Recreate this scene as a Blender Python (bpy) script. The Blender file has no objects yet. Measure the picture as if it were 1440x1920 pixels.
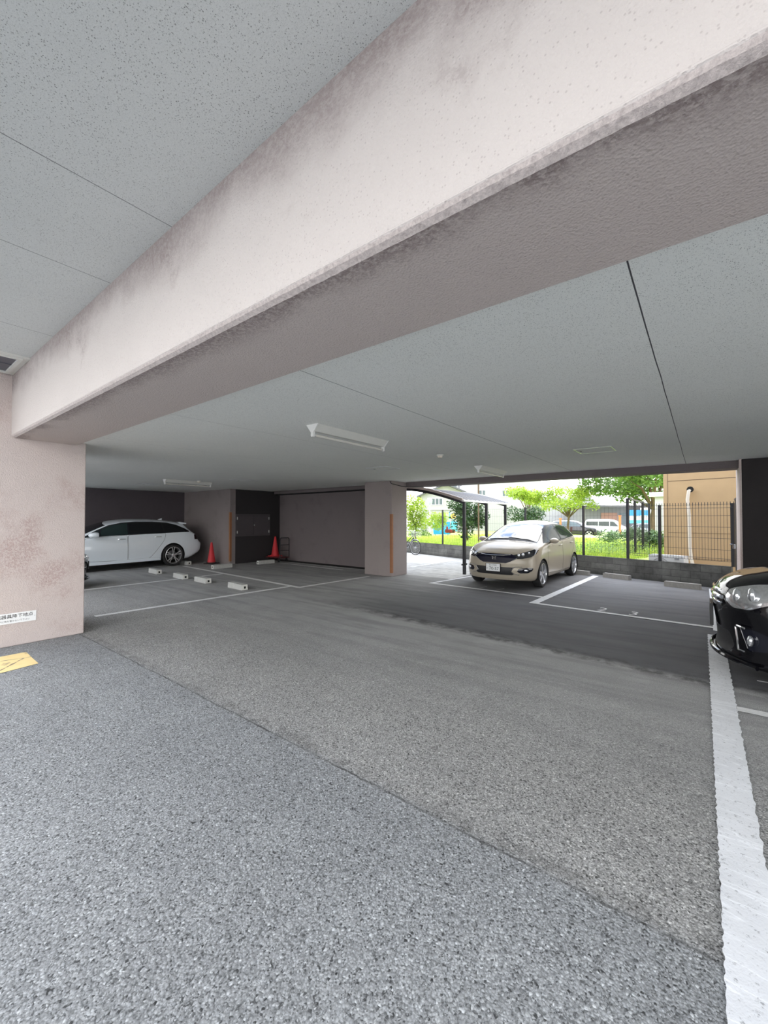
import bpy, bmesh, math, random
from mathutils import Vector, Matrix
random.seed(7)
S = bpy.context.scene
COL = S.collection
PI = math.pi
R = math.radians

# ------------------------------------------------------------------ materials
MATS = {}
def newmat(name):
    m = bpy.data.materials.new(name); m.use_nodes = True
    nt = m.node_tree; nt.nodes.clear()
    out = nt.nodes.new('ShaderNodeOutputMaterial')
    b = nt.nodes.new('ShaderNodeBsdfPrincipled')
    nt.links.new(b.outputs[0], out.inputs[0])
    MATS[name] = m
    return m, nt, b
class N:
    """tiny node-graph helper"""
    def __init__(s, nt): s.nt = nt
    def n(s, t, **kw):
        nd = s.nt.nodes.new(t)
        for k, v in kw.items(): setattr(nd, k, v)
        return nd
    def l(s, a, b): s.nt.links.new(a, b)
    def val(s, x, sock):
        if hasattr(x, 'is_output'): s.l(x, sock)
        else: sock.default_value = x
    def math(s, op, a, b=0.0, c=0.0, clamp=False):
        nd = s.n('ShaderNodeMath', operation=op); nd.use_clamp = clamp
        for i, x in enumerate((a, b, c)): s.val(x, nd.inputs[i])
        return nd.outputs[0]
    def pos(s):
        return s.n('ShaderNodeNewGeometry').outputs['Position']
    def obj(s):
        return s.n('ShaderNodeTexCoord').outputs['Object']
    def xyz(s, v):
        return s.n('ShaderNodeSeparateXYZ'), v
    def sep(s, v):
        nd = s.n('ShaderNodeSeparateXYZ'); s.l(v, nd.inputs[0]); return nd.outputs
    def mapping(s, v, scale=(1,1,1), rot=(0,0,0), loc=(0,0,0)):
        nd = s.n('ShaderNodeMapping'); s.l(v, nd.inputs[0])
        nd.inputs['Scale'].default_value = scale; nd.inputs['Rotation'].default_value = rot; nd.inputs['Location'].default_value = loc
        return nd.outputs[0]
    def noise(s, v, scale, detail=3, rough=.55, col=False):
        nd = s.n('ShaderNodeTexNoise'); s.l(v, nd.inputs['Vector'])
        nd.inputs['Scale'].default_value = scale; nd.inputs['Detail'].default_value = detail; nd.inputs['Roughness'].default_value = rough
        return nd.outputs[1 if col else 0]
    def vor(s, v, scale, feature='F1'):
        nd = s.n('ShaderNodeTexVoronoi', feature=feature); s.l(v, nd.inputs['Vector']); nd.inputs['Scale'].default_value = scale
        return nd
    def ramp(s, f, stops, interp='LINEAR'):
        nd = s.n('ShaderNodeValToRGB'); s.val(f, nd.inputs[0]); cr = nd.color_ramp; cr.interpolation = interp
        while len(cr.elements) < len(stops): cr.elements.new(.5)
        for e, (p, c) in zip(cr.elements, stops):
            e.position = p; e.color = (c, c, c, 1) if isinstance(c, (int, float)) else (*c, 1)
        return nd.outputs[0]
    def smooth(s, x, a, b):
        nd = s.n('ShaderNodeMapRange', interpolation_type='SMOOTHSTEP'); s.val(x, nd.inputs[0])
        nd.inputs[1].default_value = a; nd.inputs[2].default_value = b
        return nd.outputs[0]
    def mix(s, f, a, b, mode='MIX'):
        nd = s.n('ShaderNodeMix', data_type='RGBA', blend_type=mode)
        s.val(f, nd.inputs[0])
        for x, i in ((a, 6), (b, 7)):
            if hasattr(x, 'is_output'): s.l(x, nd.inputs[i])
            else: nd.inputs[i].default_value = (*x, 1) if len(x) == 3 else x
        return nd.outputs[2]
    def bump(s, h, bsdf, strength=.3, dist=.01):
        nd = s.n('ShaderNodeBump'); s.l(h, nd.inputs['Height'])
        nd.inputs['Strength'].default_value = strength; nd.inputs['Distance'].default_value = dist
        s.l(nd.outputs[0], bsdf.inputs['Normal'])

def P(name, color, rough=.6, metal=0.0, var=.08, vscale=8, coat=0, ior=None, alpha=None, emit=None, trans=0, spec=None):
    """principled material with a little procedural mottling"""
    if name in MATS: return MATS[name]
    m, nt, b = newmat(name); g = N(nt)
    v = g.obj()
    f = g.noise(v, vscale, 3)
    d = tuple(max(0, c * (1 - var)) for c in color); l = tuple(min(1, c * (1 + var)) for c in color)
    c = g.mix(f, d, l)
    g.l(c, b.inputs['Base Color'])
    b.inputs['Roughness'].default_value = rough; b.inputs['Metallic'].default_value = metal
    if coat: b.inputs['Coat Weight'].default_value = coat; b.inputs['Coat Roughness'].default_value = .03
    if ior: b.inputs['IOR'].default_value = ior
    if trans: b.inputs['Transmission Weight'].default_value = trans
    if spec is not None: b.inputs['Specular IOR Level'].default_value = spec
    if alpha is not None: b.inputs['Alpha'].default_value = alpha
    if emit:
        b.inputs['Emission Color'].default_value = (*emit[:3], 1); b.inputs['Emission Strength'].default_value = emit[3]
    return m

def M(name): return MATS[name]

# asphalt floor -----------------------------------------------------
def mat_floor():
    m, nt, b = newmat('asphalt_floor'); g = N(nt)
    p = g.pos(); x, y, z = g.sep(p)
    wob = g.noise(p, 1.3, 4); wob2 = g.noise(p, 9, 3)
    yw = g.math('ADD', y, g.math('MULTIPLY', g.math('SUBTRACT', wob, .5), .05))
    yw = g.math('ADD', yw, g.math('MULTIPLY', g.math('SUBTRACT', wob2, .5), .03))
    # stones
    v1 = g.vor(p, 105); v2 = g.vor(p, 190)
    c1 = g.sep(v1.outputs['Color'])[0]; c2 = g.sep(v2.outputs['Color'])[1]
    stone = g.ramp(c1, [(0, .035), (.09, .09), (.2, .32), (.6, .43), (.88, .52), (1, .80)])
    stone2 = g.ramp(c2, [(0, .09), (.3, .26), (.7, .43), (1, .62)])
    st = g.mix(g.ramp(g.noise(p, 60, 2), [(.42, 0), (.58, 1)]), stone, stone2)
    gap = g.smooth(v1.outputs['Distance'], .35, .8)
    st = g.mix(g.math('MULTIPLY', gap, .38), st, (.09, .092, .094))
    big = g.noise(p, .55, 5, .6); mid = g.noise(p, 2.6, 5, .65)
    front = g.mix(1.0, st, (.735, .755, .765), 'MULTIPLY')
    middle = g.mix(1.0, st, (.86, .85, .82), 'MULTIPLY')
    finef = g.noise(p, 160, 2, .7)
    fine = g.ramp(finef, [(.3, .052), (.5, .095), (.7, .15)])
    fine = g.mix(1.0, fine, (1, 1, 1.02), 'MULTIPLY')
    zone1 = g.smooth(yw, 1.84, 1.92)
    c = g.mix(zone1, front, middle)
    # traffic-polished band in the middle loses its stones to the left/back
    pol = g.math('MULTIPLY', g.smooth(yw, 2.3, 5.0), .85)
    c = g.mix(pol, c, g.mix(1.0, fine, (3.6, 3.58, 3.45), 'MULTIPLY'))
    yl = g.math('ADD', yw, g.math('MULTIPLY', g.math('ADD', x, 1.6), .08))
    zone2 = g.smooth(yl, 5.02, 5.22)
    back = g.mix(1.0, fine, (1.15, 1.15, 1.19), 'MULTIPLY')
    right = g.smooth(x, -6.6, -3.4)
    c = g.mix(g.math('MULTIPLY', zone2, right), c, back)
    # outside, asphalt turns paler towards the garden wall: skylight painted into the colour
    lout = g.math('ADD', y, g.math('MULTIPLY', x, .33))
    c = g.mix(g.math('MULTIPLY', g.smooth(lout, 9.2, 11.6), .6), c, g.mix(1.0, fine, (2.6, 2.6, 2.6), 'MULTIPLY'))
    # concrete apron beside the rear column
    ap = g.math('MULTIPLY', g.smooth(yw, 9.42, 9.46), g.math('SUBTRACT', 1.0, g.smooth(x, -5.14, -5.1)))
    conc = g.ramp(g.noise(p, 5, 5), [(.3, (.42, .42, .41)), (.7, (.62, .62, .60))])
    c = g.mix(ap, c, conc)
    # stains
    c = g.mix(g.math('MULTIPLY', g.ramp(big, [(.42, 0), (.62, 1)]), .30), c, g.mix(1.0, c, (.62, .62, .62), 'MULTIPLY'))
    streak = g.noise(g.mapping(p, (.35, 3.2, 1)), 1.6, 4, .6)
    c = g.mix(g.math('MULTIPLY', g.math('MULTIPLY', g.ramp(streak, [(.45, 0), (.66, 1)]), g.smooth(y, 2.2, 4.6)), .55), c, g.mix(1.0, c, (.55, .55, .57), 'MULTIPLY'))
    c = g.mix(g.math('MULTIPLY', g.ramp(mid, [(.5, 0), (.7, 1)]), .22), c, g.mix(1.0, c, (1.5, 1.5, 1.48), 'MULTIPLY'))
    # seam lines
    def seam(c, yy, y0, w, k, extra=None):
        f = g.math('SUBTRACT', 1.0, g.smooth(g.math('ABSOLUTE', g.math('SUBTRACT', yy, y0)), w * .3, w))
        f = g.math('MULTIPLY', f, k)
        if extra is not None: f = g.math('MULTIPLY', f, extra)
        return g.mix(f, c, (.035, .034, .034))
    seamvar = g.ramp(g.noise(p, 3.2, 3), [(.35, .25), (.65, 1)])
    c = seam(c, yw, 1.87, .011, .85, seamvar)
    c = seam(c, yw, 1.92, .07, .30, g.ramp(wob2, [(.4, 0), (.6, 1)]))
    wide = g.math('MULTIPLY', g.ramp(g.noise(p, 5, 4, .7), [(.42, 0), (.6, 1)]), right)
    c = seam(c, yl, 5.12, .20, .75, wide)
    g.l(c, b.inputs['Base Color'])
    b.inputs['Roughness'].default_value = .82
    h = g.mix(g.math('MULTIPLY', g.smooth(yw, 2.3, 5.0), .7), g.math('SUBTRACT', 1.0, v1.outputs['Distance']), finef)
    g.bump(h, b, .55, .004)
    return m

def mat_ceiling():
    m, nt, b = newmat('sprayed_ceiling'); g = N(nt)
    p = g.pos(); x, y, z = g.sep(p)
    v = g.vor(g.mix(.012, p, g.noise(p, 60, 2, col=True)), 150); v2 = g.vor(p, 260)
    pres = g.ramp(g.sep(v.outputs['Color'])[0], [(.66, 0), (.74, 1)])
    pres2 = g.ramp(g.sep(v2.outputs['Color'])[1], [(.55, 0), (.75, 1)])
    spot = g.math('MULTIPLY', g.math('SUBTRACT', 1.0, g.smooth(v.outputs['Distance'], .20, .42)), pres)
    spot2 = g.math('MULTIPLY', g.math('SUBTRACT', 1.0, g.smooth(v2.outputs['Distance'], .25, .5)), pres2)
    patch = g.ramp(g.noise(p, 1.4, 3), [(.35, .65), (.65, 1)])
    nn = g.noise(p, .8, 4)
    base = g.mix(nn, (.58, .595, .58), (.65, .665, .65))
    base = g.mix(g.smooth(y, 1.5, 1.6), base, g.mix(nn, (.80, .815, .78), (.86, .875, .84)))
    c = g.mix(g.math('MULTIPLY', g.math('MULTIPLY', spot, patch), .9), base, (.17, .175, .17))
    c = g.mix(g.math('MULTIPLY', spot2, .38), c, (.24, .25, .245))
    # board joints running away from the beam
    def joint(c, coord, x0, w, k, col=(.05, .05, .055)):
        d = g.math('ABSOLUTE', g.math('SUBTRACT', coord, x0))
        return g.mix(g.math('MULTIPLY', g.math('SUBTRACT', 1.0, g.smooth(d, w * .5, w)), k), c, col)
    wy = g.math('ADD', x, g.math('MULTIPLY', g.noise(g.mapping(p, (0, 1, 0)), .6, 2), .02))
    inner = g.smooth(y, 1.5, 1.6)
    cin = c
    for x0, w, k in ((-.215, .0045, 1), (-2.18, .004, .9), (-4.10, .004, .5), (-6.0, .004, .4), (-7.95, .004, .4), (1.75, .0045, 1), (3.7, .0045, 1)):
        cin = joint(cin, wy, x0, w, k)
    for y0 in (2.75, 3.66, 4.57, 5.48, 6.39, 7.3, 8.21):
        cin = joint(cin, y, y0, .008, .30, (.82, .84, .83))
    cup = c
    for x0 in (-2.52, -3.49, -4.95, -1.55 + 1.9, 2.3): cup = joint(cup, x, x0, .0042, .8, (.12, .12, .125))
    c = g.mix(inner, cup, cin)
    g.l(c, b.inputs['Base Color']); b.inputs['Roughness'].default_value = .9
    g.bump(g.math('SUBTRACT', g.noise(p, 110, 3, .7), g.math('MULTIPLY', spot, .5)), b, .35, .004)
    return m

def mat_stucco(name, base, dark, stain, kind):
    m, nt, b = newmat(name); g = N(nt)
    p = g.pos(); x, y, z = g.sep(p)
    nn = g.noise(p, 1.2, 4, .6)
    c = g.mix(nn, tuple(k * .93 for k in base), tuple(min(1, k * 1.05) for k in base))
    v = g.vor(p, 95)
    pres = g.ramp(g.sep(v.outputs['Color'])[0], [(.80, 0), (.84, 1)])
    c = g.mix(g.math('MULTIPLY', g.math('MULTIPLY', g.math('SUBTRACT', 1.0, g.smooth(v.outputs['Distance'], .18, .4)), pres), .4), c, dark)
    fine = g.ramp(g.noise(p, 42, 4, .75), [(.40, 0), (.56, 1)])
    blot = g.noise(p, 2.1, 4, .6)
    if kind == 'beam':
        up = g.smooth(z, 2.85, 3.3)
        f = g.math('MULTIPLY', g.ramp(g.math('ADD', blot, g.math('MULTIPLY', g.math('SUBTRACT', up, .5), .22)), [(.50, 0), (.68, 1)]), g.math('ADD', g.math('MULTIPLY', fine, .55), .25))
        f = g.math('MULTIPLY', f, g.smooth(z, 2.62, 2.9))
        # damp edge along the front of the soffit
        e = g.math('SUBTRACT', 1.0, g.smooth(y, 1.17, 1.40))
        low = g.math('SUBTRACT', 1.0, g.smooth(z, 2.545, 2.57))
        f2 = g.math('MULTIPLY', g.math('MULTIPLY', g.ramp(g.math('ADD', blot, g.math('MULTIPLY', e, .25)), [(.55, 0), (.70, 1)]), g.math('ADD', g.math('MULTIPLY', fine, .7), .2)), g.math('MULTIPLY', e, low))
        f = g.math('MAXIMUM', f, f2, clamp=True)
        top_shade = g.math('MULTIPLY', g.smooth(g.math('ADD', z, g.math('MULTIPLY', g.math('SUBTRACT', blot, .5), .7)), 2.95, 3.36), g.math('ADD', .45, g.math('MULTIPLY', fine, .25)))  # painted shade deepening towards the ceiling, mottled and in the stain colour
        f = g.math('MAXIMUM', g.math('MULTIPLY', f, .85), top_shade, clamp=True)
        c = g.mix(g.math('SUBTRACT', 1.0, g.smooth(z, 2.545, 2.57)), c, g.mix(1.0, c, (1.02, .965, .94), 'MULTIPLY'))  # warm soffit tint, bounced light painted into the base colour
    elif kind == 'pillar':
        lowz = g.math('SUBTRACT', 1.0, g.smooth(z, 1.0, 2.2))
        f = g.math('MULTIPLY', g.ramp(g.math('ADD', g.noise(p, 1.7, 4), g.math('MULTIPLY', lowz, .06)), [(.52, 0), (.66, 1)]), g.math('MULTIPLY', fine, .6))
    else:
        f = g.math('MULTIPLY', g.ramp(blot, [(.55, 0), (.75, 1)]), .5)
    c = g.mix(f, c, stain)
    g.l(c, b.inputs['Base Color']); b.inputs['Roughness'].default_value = .88
    h = g.math('ADD', g.noise(p, 55, 4, .65), g.math('MULTIPLY', v.outputs['Distance'], .5))
    g.bump(h, b, .65, .008)
    return m

def mat_block():
    m, nt, b = newmat('concrete_block'); g = N(nt)
    p = g.obj()
    br = g.n('ShaderNodeTexBrick'); g.l(g.mapping(p, (1, 1, 1), (R(90), 0, 0)), br.inputs['Vector'])
    br.inputs['Scale'].default_value = 1; br.inputs['Mortar Size'].default_value = .006
    br.inputs['Brick Width'].default_value = .40; br.inputs['Row Height'].default_value = .165
    br.inputs['Color1'].default_value = (.17, .17, .158, 1); br.inputs['Color2'].default_value = (.13, .13, .122, 1); br.inputs['Mortar'].default_value = (.075, .075, .07, 1)
    st = g.ramp(g.noise(p, 1.6, 6, .7), [(.35, .45), (.65, 1.15)])
    c = g.mix(1.0, br.outputs[0], st, 'MULTIPLY')
    z = g.sep(g.pos())[2]
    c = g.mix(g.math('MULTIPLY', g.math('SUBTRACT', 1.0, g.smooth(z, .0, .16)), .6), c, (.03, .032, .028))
    g.l(c, b.inputs['Base Color']); b.inputs['Roughness'].default_value = .9
    g.bump(g.noise(p, 60, 3), b, .3, .005)
    return m

def mat_leaf(name, a, bcol, trans=.25):
    m, nt, b = newmat(name); g = N(nt)
    p = g.pos()
    c = g.mix(g.ramp(g.noise(p, 6, 3, .7), [(.35, 0), (.65, 1)]), a, bcol)
    g.l(c, b.inputs['Base Color']); b.inputs['Roughness'].default_value = .55
    # thin leaves let some light through
    tr = g.n('ShaderNodeBsdfTranslucent'); g.l(c, tr.inputs[0])
    mx = g.n('ShaderNodeMixShader'); mx.inputs[0].default_value = trans
    g.l(b.outputs[0], mx.inputs[1]); g.l(tr.outputs[0], mx.inputs[2])
    out = [n for n in nt.nodes if n.type == 'OUTPUT_MATERIAL'][0]
    g.l(mx.outputs[0], out.inputs[0])
    return m

def mat_paintline(name, base, wear):
    m, nt, b = newmat(name); g = N(nt)
    p = g.pos()
    w = g.ramp(g.noise(p, 45, 4, .8), [(.30, 0), (.42, 1)])
    big = g.ramp(g.noise(p, 2.5, 4), [(.3, wear), (.7, 1)])
    rip = g.noise(g.mapping(p, (.5, 4.2, 1)), 2.0, 2, .5)
    ripl = g.ramp(g.math('ABSOLUTE', g.math('SUBTRACT', rip, .5)), [(0, 1.22), (.012, 1.0), (.12, .95), (.3, 1.04)])
    c = g.mix(g.math('MULTIPLY', w, big), tuple(k * .42 for k in base), base)
    c = g.mix(.7, c, g.mix(1.0, c, ripl, 'MULTIPLY'))
    g.l(c, b.inputs['Base Color']); b.inputs['Roughness'].default_value = .75
    g.bump(g.noise(p, 90, 3), b, .4, .003)
    return m

mat_floor(); mat_ceiling(); mat_block()
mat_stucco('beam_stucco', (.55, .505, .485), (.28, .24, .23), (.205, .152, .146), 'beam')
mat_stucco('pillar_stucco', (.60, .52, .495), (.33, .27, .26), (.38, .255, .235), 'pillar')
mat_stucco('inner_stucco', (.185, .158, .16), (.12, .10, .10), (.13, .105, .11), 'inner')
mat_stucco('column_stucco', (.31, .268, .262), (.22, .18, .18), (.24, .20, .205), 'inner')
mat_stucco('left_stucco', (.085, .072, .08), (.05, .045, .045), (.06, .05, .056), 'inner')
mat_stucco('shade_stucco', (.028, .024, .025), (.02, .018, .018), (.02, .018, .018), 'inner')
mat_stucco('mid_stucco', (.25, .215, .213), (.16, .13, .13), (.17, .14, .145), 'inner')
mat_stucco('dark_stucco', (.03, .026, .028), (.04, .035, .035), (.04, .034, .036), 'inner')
mat_leaf('leaf_lime', (.27, .44, .04), (.58, .68, .11), .32)
mat_leaf('leaf_mid', (.07, .18, .035), (.26, .40, .09), .25)
mat_leaf('leaf_dark', (.025, .075, .028), (.10, .18, .06), .18)
mat_leaf('leaf_grey', (.08, .17, .07), (.26, .38, .18), .25)
mat_leaf('grass_blade', (.44, .62, .09), (.70, .80, .20), .3)
mat_leaf('grass_ground', (.32, .45, .09), (.58, .66, .20), 0)
mat_paintline('line_paint', (.80, .80, .79), .75)
mat_paintline('line_paint_worn', (.34, .35, .35), .2)
mat_paintline('line_paint_bright', (.80, .81, .83), .75)

# ------------------------------------------------------------------ mesh helpers
class MB:
    def __init__(s): s.bm = bmesh.new()
    def box(s, c, d, rz=0, bev=0, rot=None):
        mt = Matrix.Translation(c) @ (rot.to_4x4() if rot else Matrix.Rotation(rz, 4, 'Z')) @ Matrix.Diagonal((d[0], d[1], d[2], 1))
        r = bmesh.ops.create_cube(s.bm, size=1, matrix=mt)
        if bev:
            vs = r['verts']; es = {e for v in vs for e in v.link_edges}
            bmesh.ops.bevel(s.bm, geom=list(es), offset=bev, segments=2, profile=.5, affect='EDGES')
        return s
    def prism(s, poly, axis, a, b):
        """polygon (2D) extruded along axis 'x','y' or 'z' from a to b"""
        def mk(p, t):
            return {'x': (t, p[0], p[1]), 'y': (p[0], t, p[1]), 'z': (p[0], p[1], t)}[axis]
        va = [s.bm.verts.new(mk(p, a)) for p in poly]; vb = [s.bm.verts.new(mk(p, b)) for p in poly]
        n = len(poly)
        fs = [s.bm.faces.new(va), s.bm.faces.new(vb[::-1])]
        for i in range(n): fs.append(s.bm.faces.new((va[i], vb[i], vb[(i+1) % n], va[(i+1) % n])))
        bmesh.ops.recalc_face_normals(s.bm, faces=fs)
        return s
    def tube(s, pts, r, seg=8, closed=False, cap=True):
        pts = [Vector(p) for p in pts]; rings = []; n = len(pts)
        up = None
        for i, p in enumerate(pts):
            if closed: d = (pts[(i+1) % n] - pts[i-1])
            else: d = (pts[min(i+1, n-1)] - pts[max(i-1, 0)])
            d.normalize()
            if up is None:
                up = Vector((0, 0, 1)) if abs(d.z) < .9 else Vector((1, 0, 0))
            a = d.cross(up)
            if a.length < 1e-4: a = d.orthogonal()
            a.normalize(); bb = a.cross(d).normalized(); up = bb
            rr = r[i] if isinstance(r, (list, tuple)) else r
            rings.append([s.bm.verts.new(p + a*math.cos(2*PI*k/seg)*rr + bb*math.sin(2*PI*k/seg)*rr) for k in range(seg)])
        m = n if closed else n-1
        for i in range(m):
            A, B = rings[i], rings[(i+1) % n]
            for k in range(seg): s.bm.faces.new((A[k], A[(k+1) % seg], B[(k+1) % seg], B[k]))
        if cap and not closed:
            s.bm.faces.new(rings[0][::-1]); s.bm.faces.new(rings[-1])
        return s
    def lathe(s, prof, seg=24, mtx=None, close=False):
        """profile [(r,z)] about local z"""
        rings = []
        mtx = mtx or Matrix()
        for r, z in prof:
            rings.append([s.bm.verts.new(mtx @ Vector((r*math.cos(2*PI*k/seg), r*math.sin(2*PI*k/seg), z))) for k in range(seg)])
        m = len(prof) if close else len(prof)-1
        for i in range(m):
            A, B = rings[i], rings[(i+1) % len(prof)]
            for k in range(seg): s.bm.faces.new((A[k], A[(k+1) % seg], B[(k+1) % seg], B[k]))
        if not close:
            if prof[0][0] > 1e-5: s.bm.faces.new(rings[0][::-1])
            if prof[-1][0] > 1e-5: s.bm.faces.new(rings[-1])
        bmesh.ops.remove_doubles(s.bm, verts=[v for rg in rings for v in rg], dist=1e-6)
        return s
    def poly(s, pts):
        s.bm.faces.new([s.bm.verts.new(p) for p in pts]); return s
    def build(s, name, mat, parent=None, smooth=False, loc=(0,0,0), rz=0, recalc=True):
        if recalc: bmesh.ops.recalc_face_normals(s.bm, faces=s.bm.faces[:])
        me = bpy.data.meshes.new(name); s.bm.to_mesh(me); s.bm.free()
        for mm in (mat if isinstance(mat, (list, tuple)) else [mat]): me.materials.append(mm)
        if smooth:
            me.polygons.foreach_set('use_smooth', [True]*len(me.polygons))
            try: me.set_sharp_from_angle(angle=R(smooth if smooth is not True else 40))
            except Exception: pass
        o = bpy.data.objects.new(name, me); COL.objects.link(o)
        o.location = loc; o.rotation_euler = (0, 0, rz)
        if parent: o.parent = parent
        return o

def thing(name, label, cat, loc=(0,0,0), rz=0, group=None):
    o = bpy.data.objects.new(name, None); COL.objects.link(o)
    o.empty_display_size = .2
    o.location = loc; o.rotation_euler = (0, 0, rz)
    return tag(o, label, cat, group)
def tag(o, label, cat, group=None):
    o['label'] = label; o['category'] = cat
    if group: o['group'] = group
    return o
def struct(o, label=None):
    o['kind'] = 'structure'
    if label: o['label'] = label
    return o
def copy_tree(o, parent=None):
    c = o.copy(); COL.objects.link(c)
    if parent: c.parent = parent
    for ch in list(o.children): copy_tree(ch, c)
    return c
def text_mesh(name, body, size, mat, parent, mtx, align='CENTER', thick=0, sx=1.0, bold=0):
    cu = bpy.data.curves.new(name, 'FONT'); cu.body = body; cu.size = size; cu.align_x = align; cu.align_y = 'CENTER'
    cu.extrude = thick; cu.offset = bold; cu.resolution_u = 3
    t = bpy.data.objects.new(name, cu); COL.objects.link(t)
    bpy.context.view_layer.update()
    dg = bpy.context.evaluated_depsgraph_get()
    me = bpy.data.meshes.new_from_object(t.evaluated_get(dg))
    bpy.data.objects.remove(t); bpy.data.curves.remove(cu)
    me.name = name
    me.transform(mtx @ Matrix.Diagonal((sx, 1, 1, 1)))
    me.materials.clear(); me.materials.append(mat)
    o = bpy.data.objects.new(name, me); COL.objects.link(o)
    if parent: o.parent = parent
    return o
SKY, EXPO = 3.7, 0.0
# ------------------------------------------------------------------ common materials
P('white_metal', (.78, .78, .76), .4); P('off_white', (.66, .66, .62), .55)
P('alu', (.55, .56, .57), .35, .8); P('chrome', (.85, .86, .88), .08, 1.0, var=.02)
P('black_metal', (.018, .019, .024), .45); P('black_plastic', (.015, .015, .017), .5)
P('rubber', (.018, .018, .019), .75); P('concrete', (.46, .46, .44), .9, vscale=25, var=.18)
P('concrete_dim', (.30, .29, .27), .9, vscale=25, var=.2)
P('dark_gap', (.006, .006, .006), .8); P('guard_brown', (.30, .125, .055), .55, var=.2)
P('cone_red', (.62, .035, .045), .45, var=.15); P('cone_base', (.03, .02, .02), .7)
P('hatch_lid', (.10, .10, .12), .5); P('sign_white', (.86, .87, .88), .45, var=.02); P('ink', (.02, .02, .025), .6)
P('yellow_paint', (.72, .55, .20), .8, var=.25, vscale=12)
P('tube_glass', (.62, .60, .55), .25); P('panel_dark', (.075, .065, .07), .5); P('trolley_red', (.10, .015, .02), .5)
P('beige_wall', (.52, .365, .20), .9, var=.08, vscale=3); P('ac_white', (.75, .76, .76), .5); P('pipe_cream', (.74, .68, .58), .5)
P('white_wall', (.88, .87, .86), .8); P('pale_grey', (.62, .63, .65), .8); P('mid_grey', (.30, .31, .33), .7); P('win_glass', (.10, .13, .15), .3)
P('roof_grey', (.11, .11, .12), .8); P('far_wall', (.40, .40, .41), .85); P('far_wall_grey', (.22, .22, .235), .85); P('orange', (.75, .20, .07), .6); P('blue_play', (.03, .36, .75), .5); P('cyan_play', (.15, .62, .85), .5)
P('orange_disc', (.90, .52, .12), .5); P('dark_red', (.25, .03, .03), .5); P('banner_blue', (.05, .35, .80), .6)
P('bark', (.16, .11, .07), .9, var=.3); P('gravel', (.45, .42, .37), .95, var=.3, vscale=60)
P('shelter_roof', (.33, .32, .32), .35); P('shelter_trim', (.40, .345, .31), .45)

# ------------------------------------------------------------------ the shell
CZ = 2.58      # garage ceiling
floor = struct(MB().box((-3, -3.5, -.15), (46, 45, .3)).build('floor', M('asphalt_floor')))
ceil = struct(MB().box((-5.0, 5.8, CZ + .2), (22.6, 7.9, .4)).build('ceiling', M('sprayed_ceiling')))
up = struct(MB().box((-1.5, .40, 3.47), (13, 1.5, .3)).build('ceiling_upper', M('sprayed_ceiling')))
# the big beam: a prism with a chamfered lower front edge
bpoly = [(1.15, 3.34), (1.15, 2.575), (1.178, 2.545), (1.80, 2.54), (1.845, 2.575), (1.845, 3.0), (1.845, 3.34)]
bm = MB().prism(bpoly, 'x', -6.65, 6.0)
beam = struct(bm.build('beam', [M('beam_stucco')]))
chm = MB()
random.seed(3)
n = 420; prev = None
for i in range(n + 1):        # rough trowelled strip along the chamfer
    xx = -6.65 + 12.65 * i / n
    j1 = random.uniform(-.0012, .0012); j2 = random.uniform(-.0012, .0012)
    a = chm.bm.verts.new((xx, 1.1498, 2.580 + j1)); c_ = chm.bm.verts.new((xx, 1.160 + random.uniform(-.0008, .0008), 2.557 + random.uniform(-.0008, .0008))); b_ = chm.bm.verts.new((xx, 1.181 + j2, 2.5425))
    if prev: chm.bm.faces.new((prev[0], prev[1], c_, a)); chm.bm.faces.new((prev[1], prev[2], b_, c_))
    prev = (a, c_, b_)
def mat_chamfer():
    m, nt, b = newmat('chamfer_stucco'); g = N(nt); p = g.pos()
    n1 = g.noise(p, 70, 5, .75)
    g.l(g.ramp(n1, [(.35, (.33, .29, .28)), (.65, (.54, .48, .462))]), b.inputs['Base Color']); b.inputs['Roughness'].default_value = .9
    g.bump(n1, b, .7, .006)
mat_chamfer()
ch = chm.build('beam_edge', M('chamfer_stucco'), beam)
ch['label'] = 'rough trowelled lower edge of the beam'
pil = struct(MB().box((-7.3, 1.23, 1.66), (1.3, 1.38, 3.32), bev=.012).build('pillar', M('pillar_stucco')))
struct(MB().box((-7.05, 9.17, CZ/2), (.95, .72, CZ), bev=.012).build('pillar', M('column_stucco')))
struct(MB().box((1.85, 9.78, CZ/2), (2.6, .9, CZ), bev=.012).build('pillar', M('shade_stucco')))  # shaded front face, its shade put into the dark stucco colour
# lit outer face of the right hand pillar, daylight put into a paler material
struct(MB().box((.535, 9.78, CZ/2), (.03, .9, CZ)).build('pillar_lit_face', M('pillar_stucco')))
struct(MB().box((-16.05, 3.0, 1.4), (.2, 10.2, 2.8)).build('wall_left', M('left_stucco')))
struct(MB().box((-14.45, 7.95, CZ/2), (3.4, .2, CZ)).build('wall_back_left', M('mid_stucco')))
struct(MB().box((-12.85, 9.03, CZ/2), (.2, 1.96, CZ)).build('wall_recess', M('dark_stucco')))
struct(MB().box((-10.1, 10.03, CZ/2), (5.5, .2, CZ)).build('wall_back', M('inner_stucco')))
struct(MB().box((-16.05, -3.1, 1.4), (.2, 2.4, 2.8)).build('wall_left', M('left_stucco')))
tr = MB().box((-10.1, 9.80, 2.53), (5.3, .26, .10))
struct(tr.build('trim_1', M('inner_stucco')))
struct(MB().box((-10.1, 9.83, 2.465), (5.3, .20, .03)).build('trim_2', M('dark_gap')))
struct(MB().box((-10.1, 9.76, .004), (5.3, .34, .008)).build('trim_3', M('dark_gap')))
struct(MB().box((-3.0, 9.72, 2.515), (7.2, .46, .13)).build('lintel', M('inner_stucco')))
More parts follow.
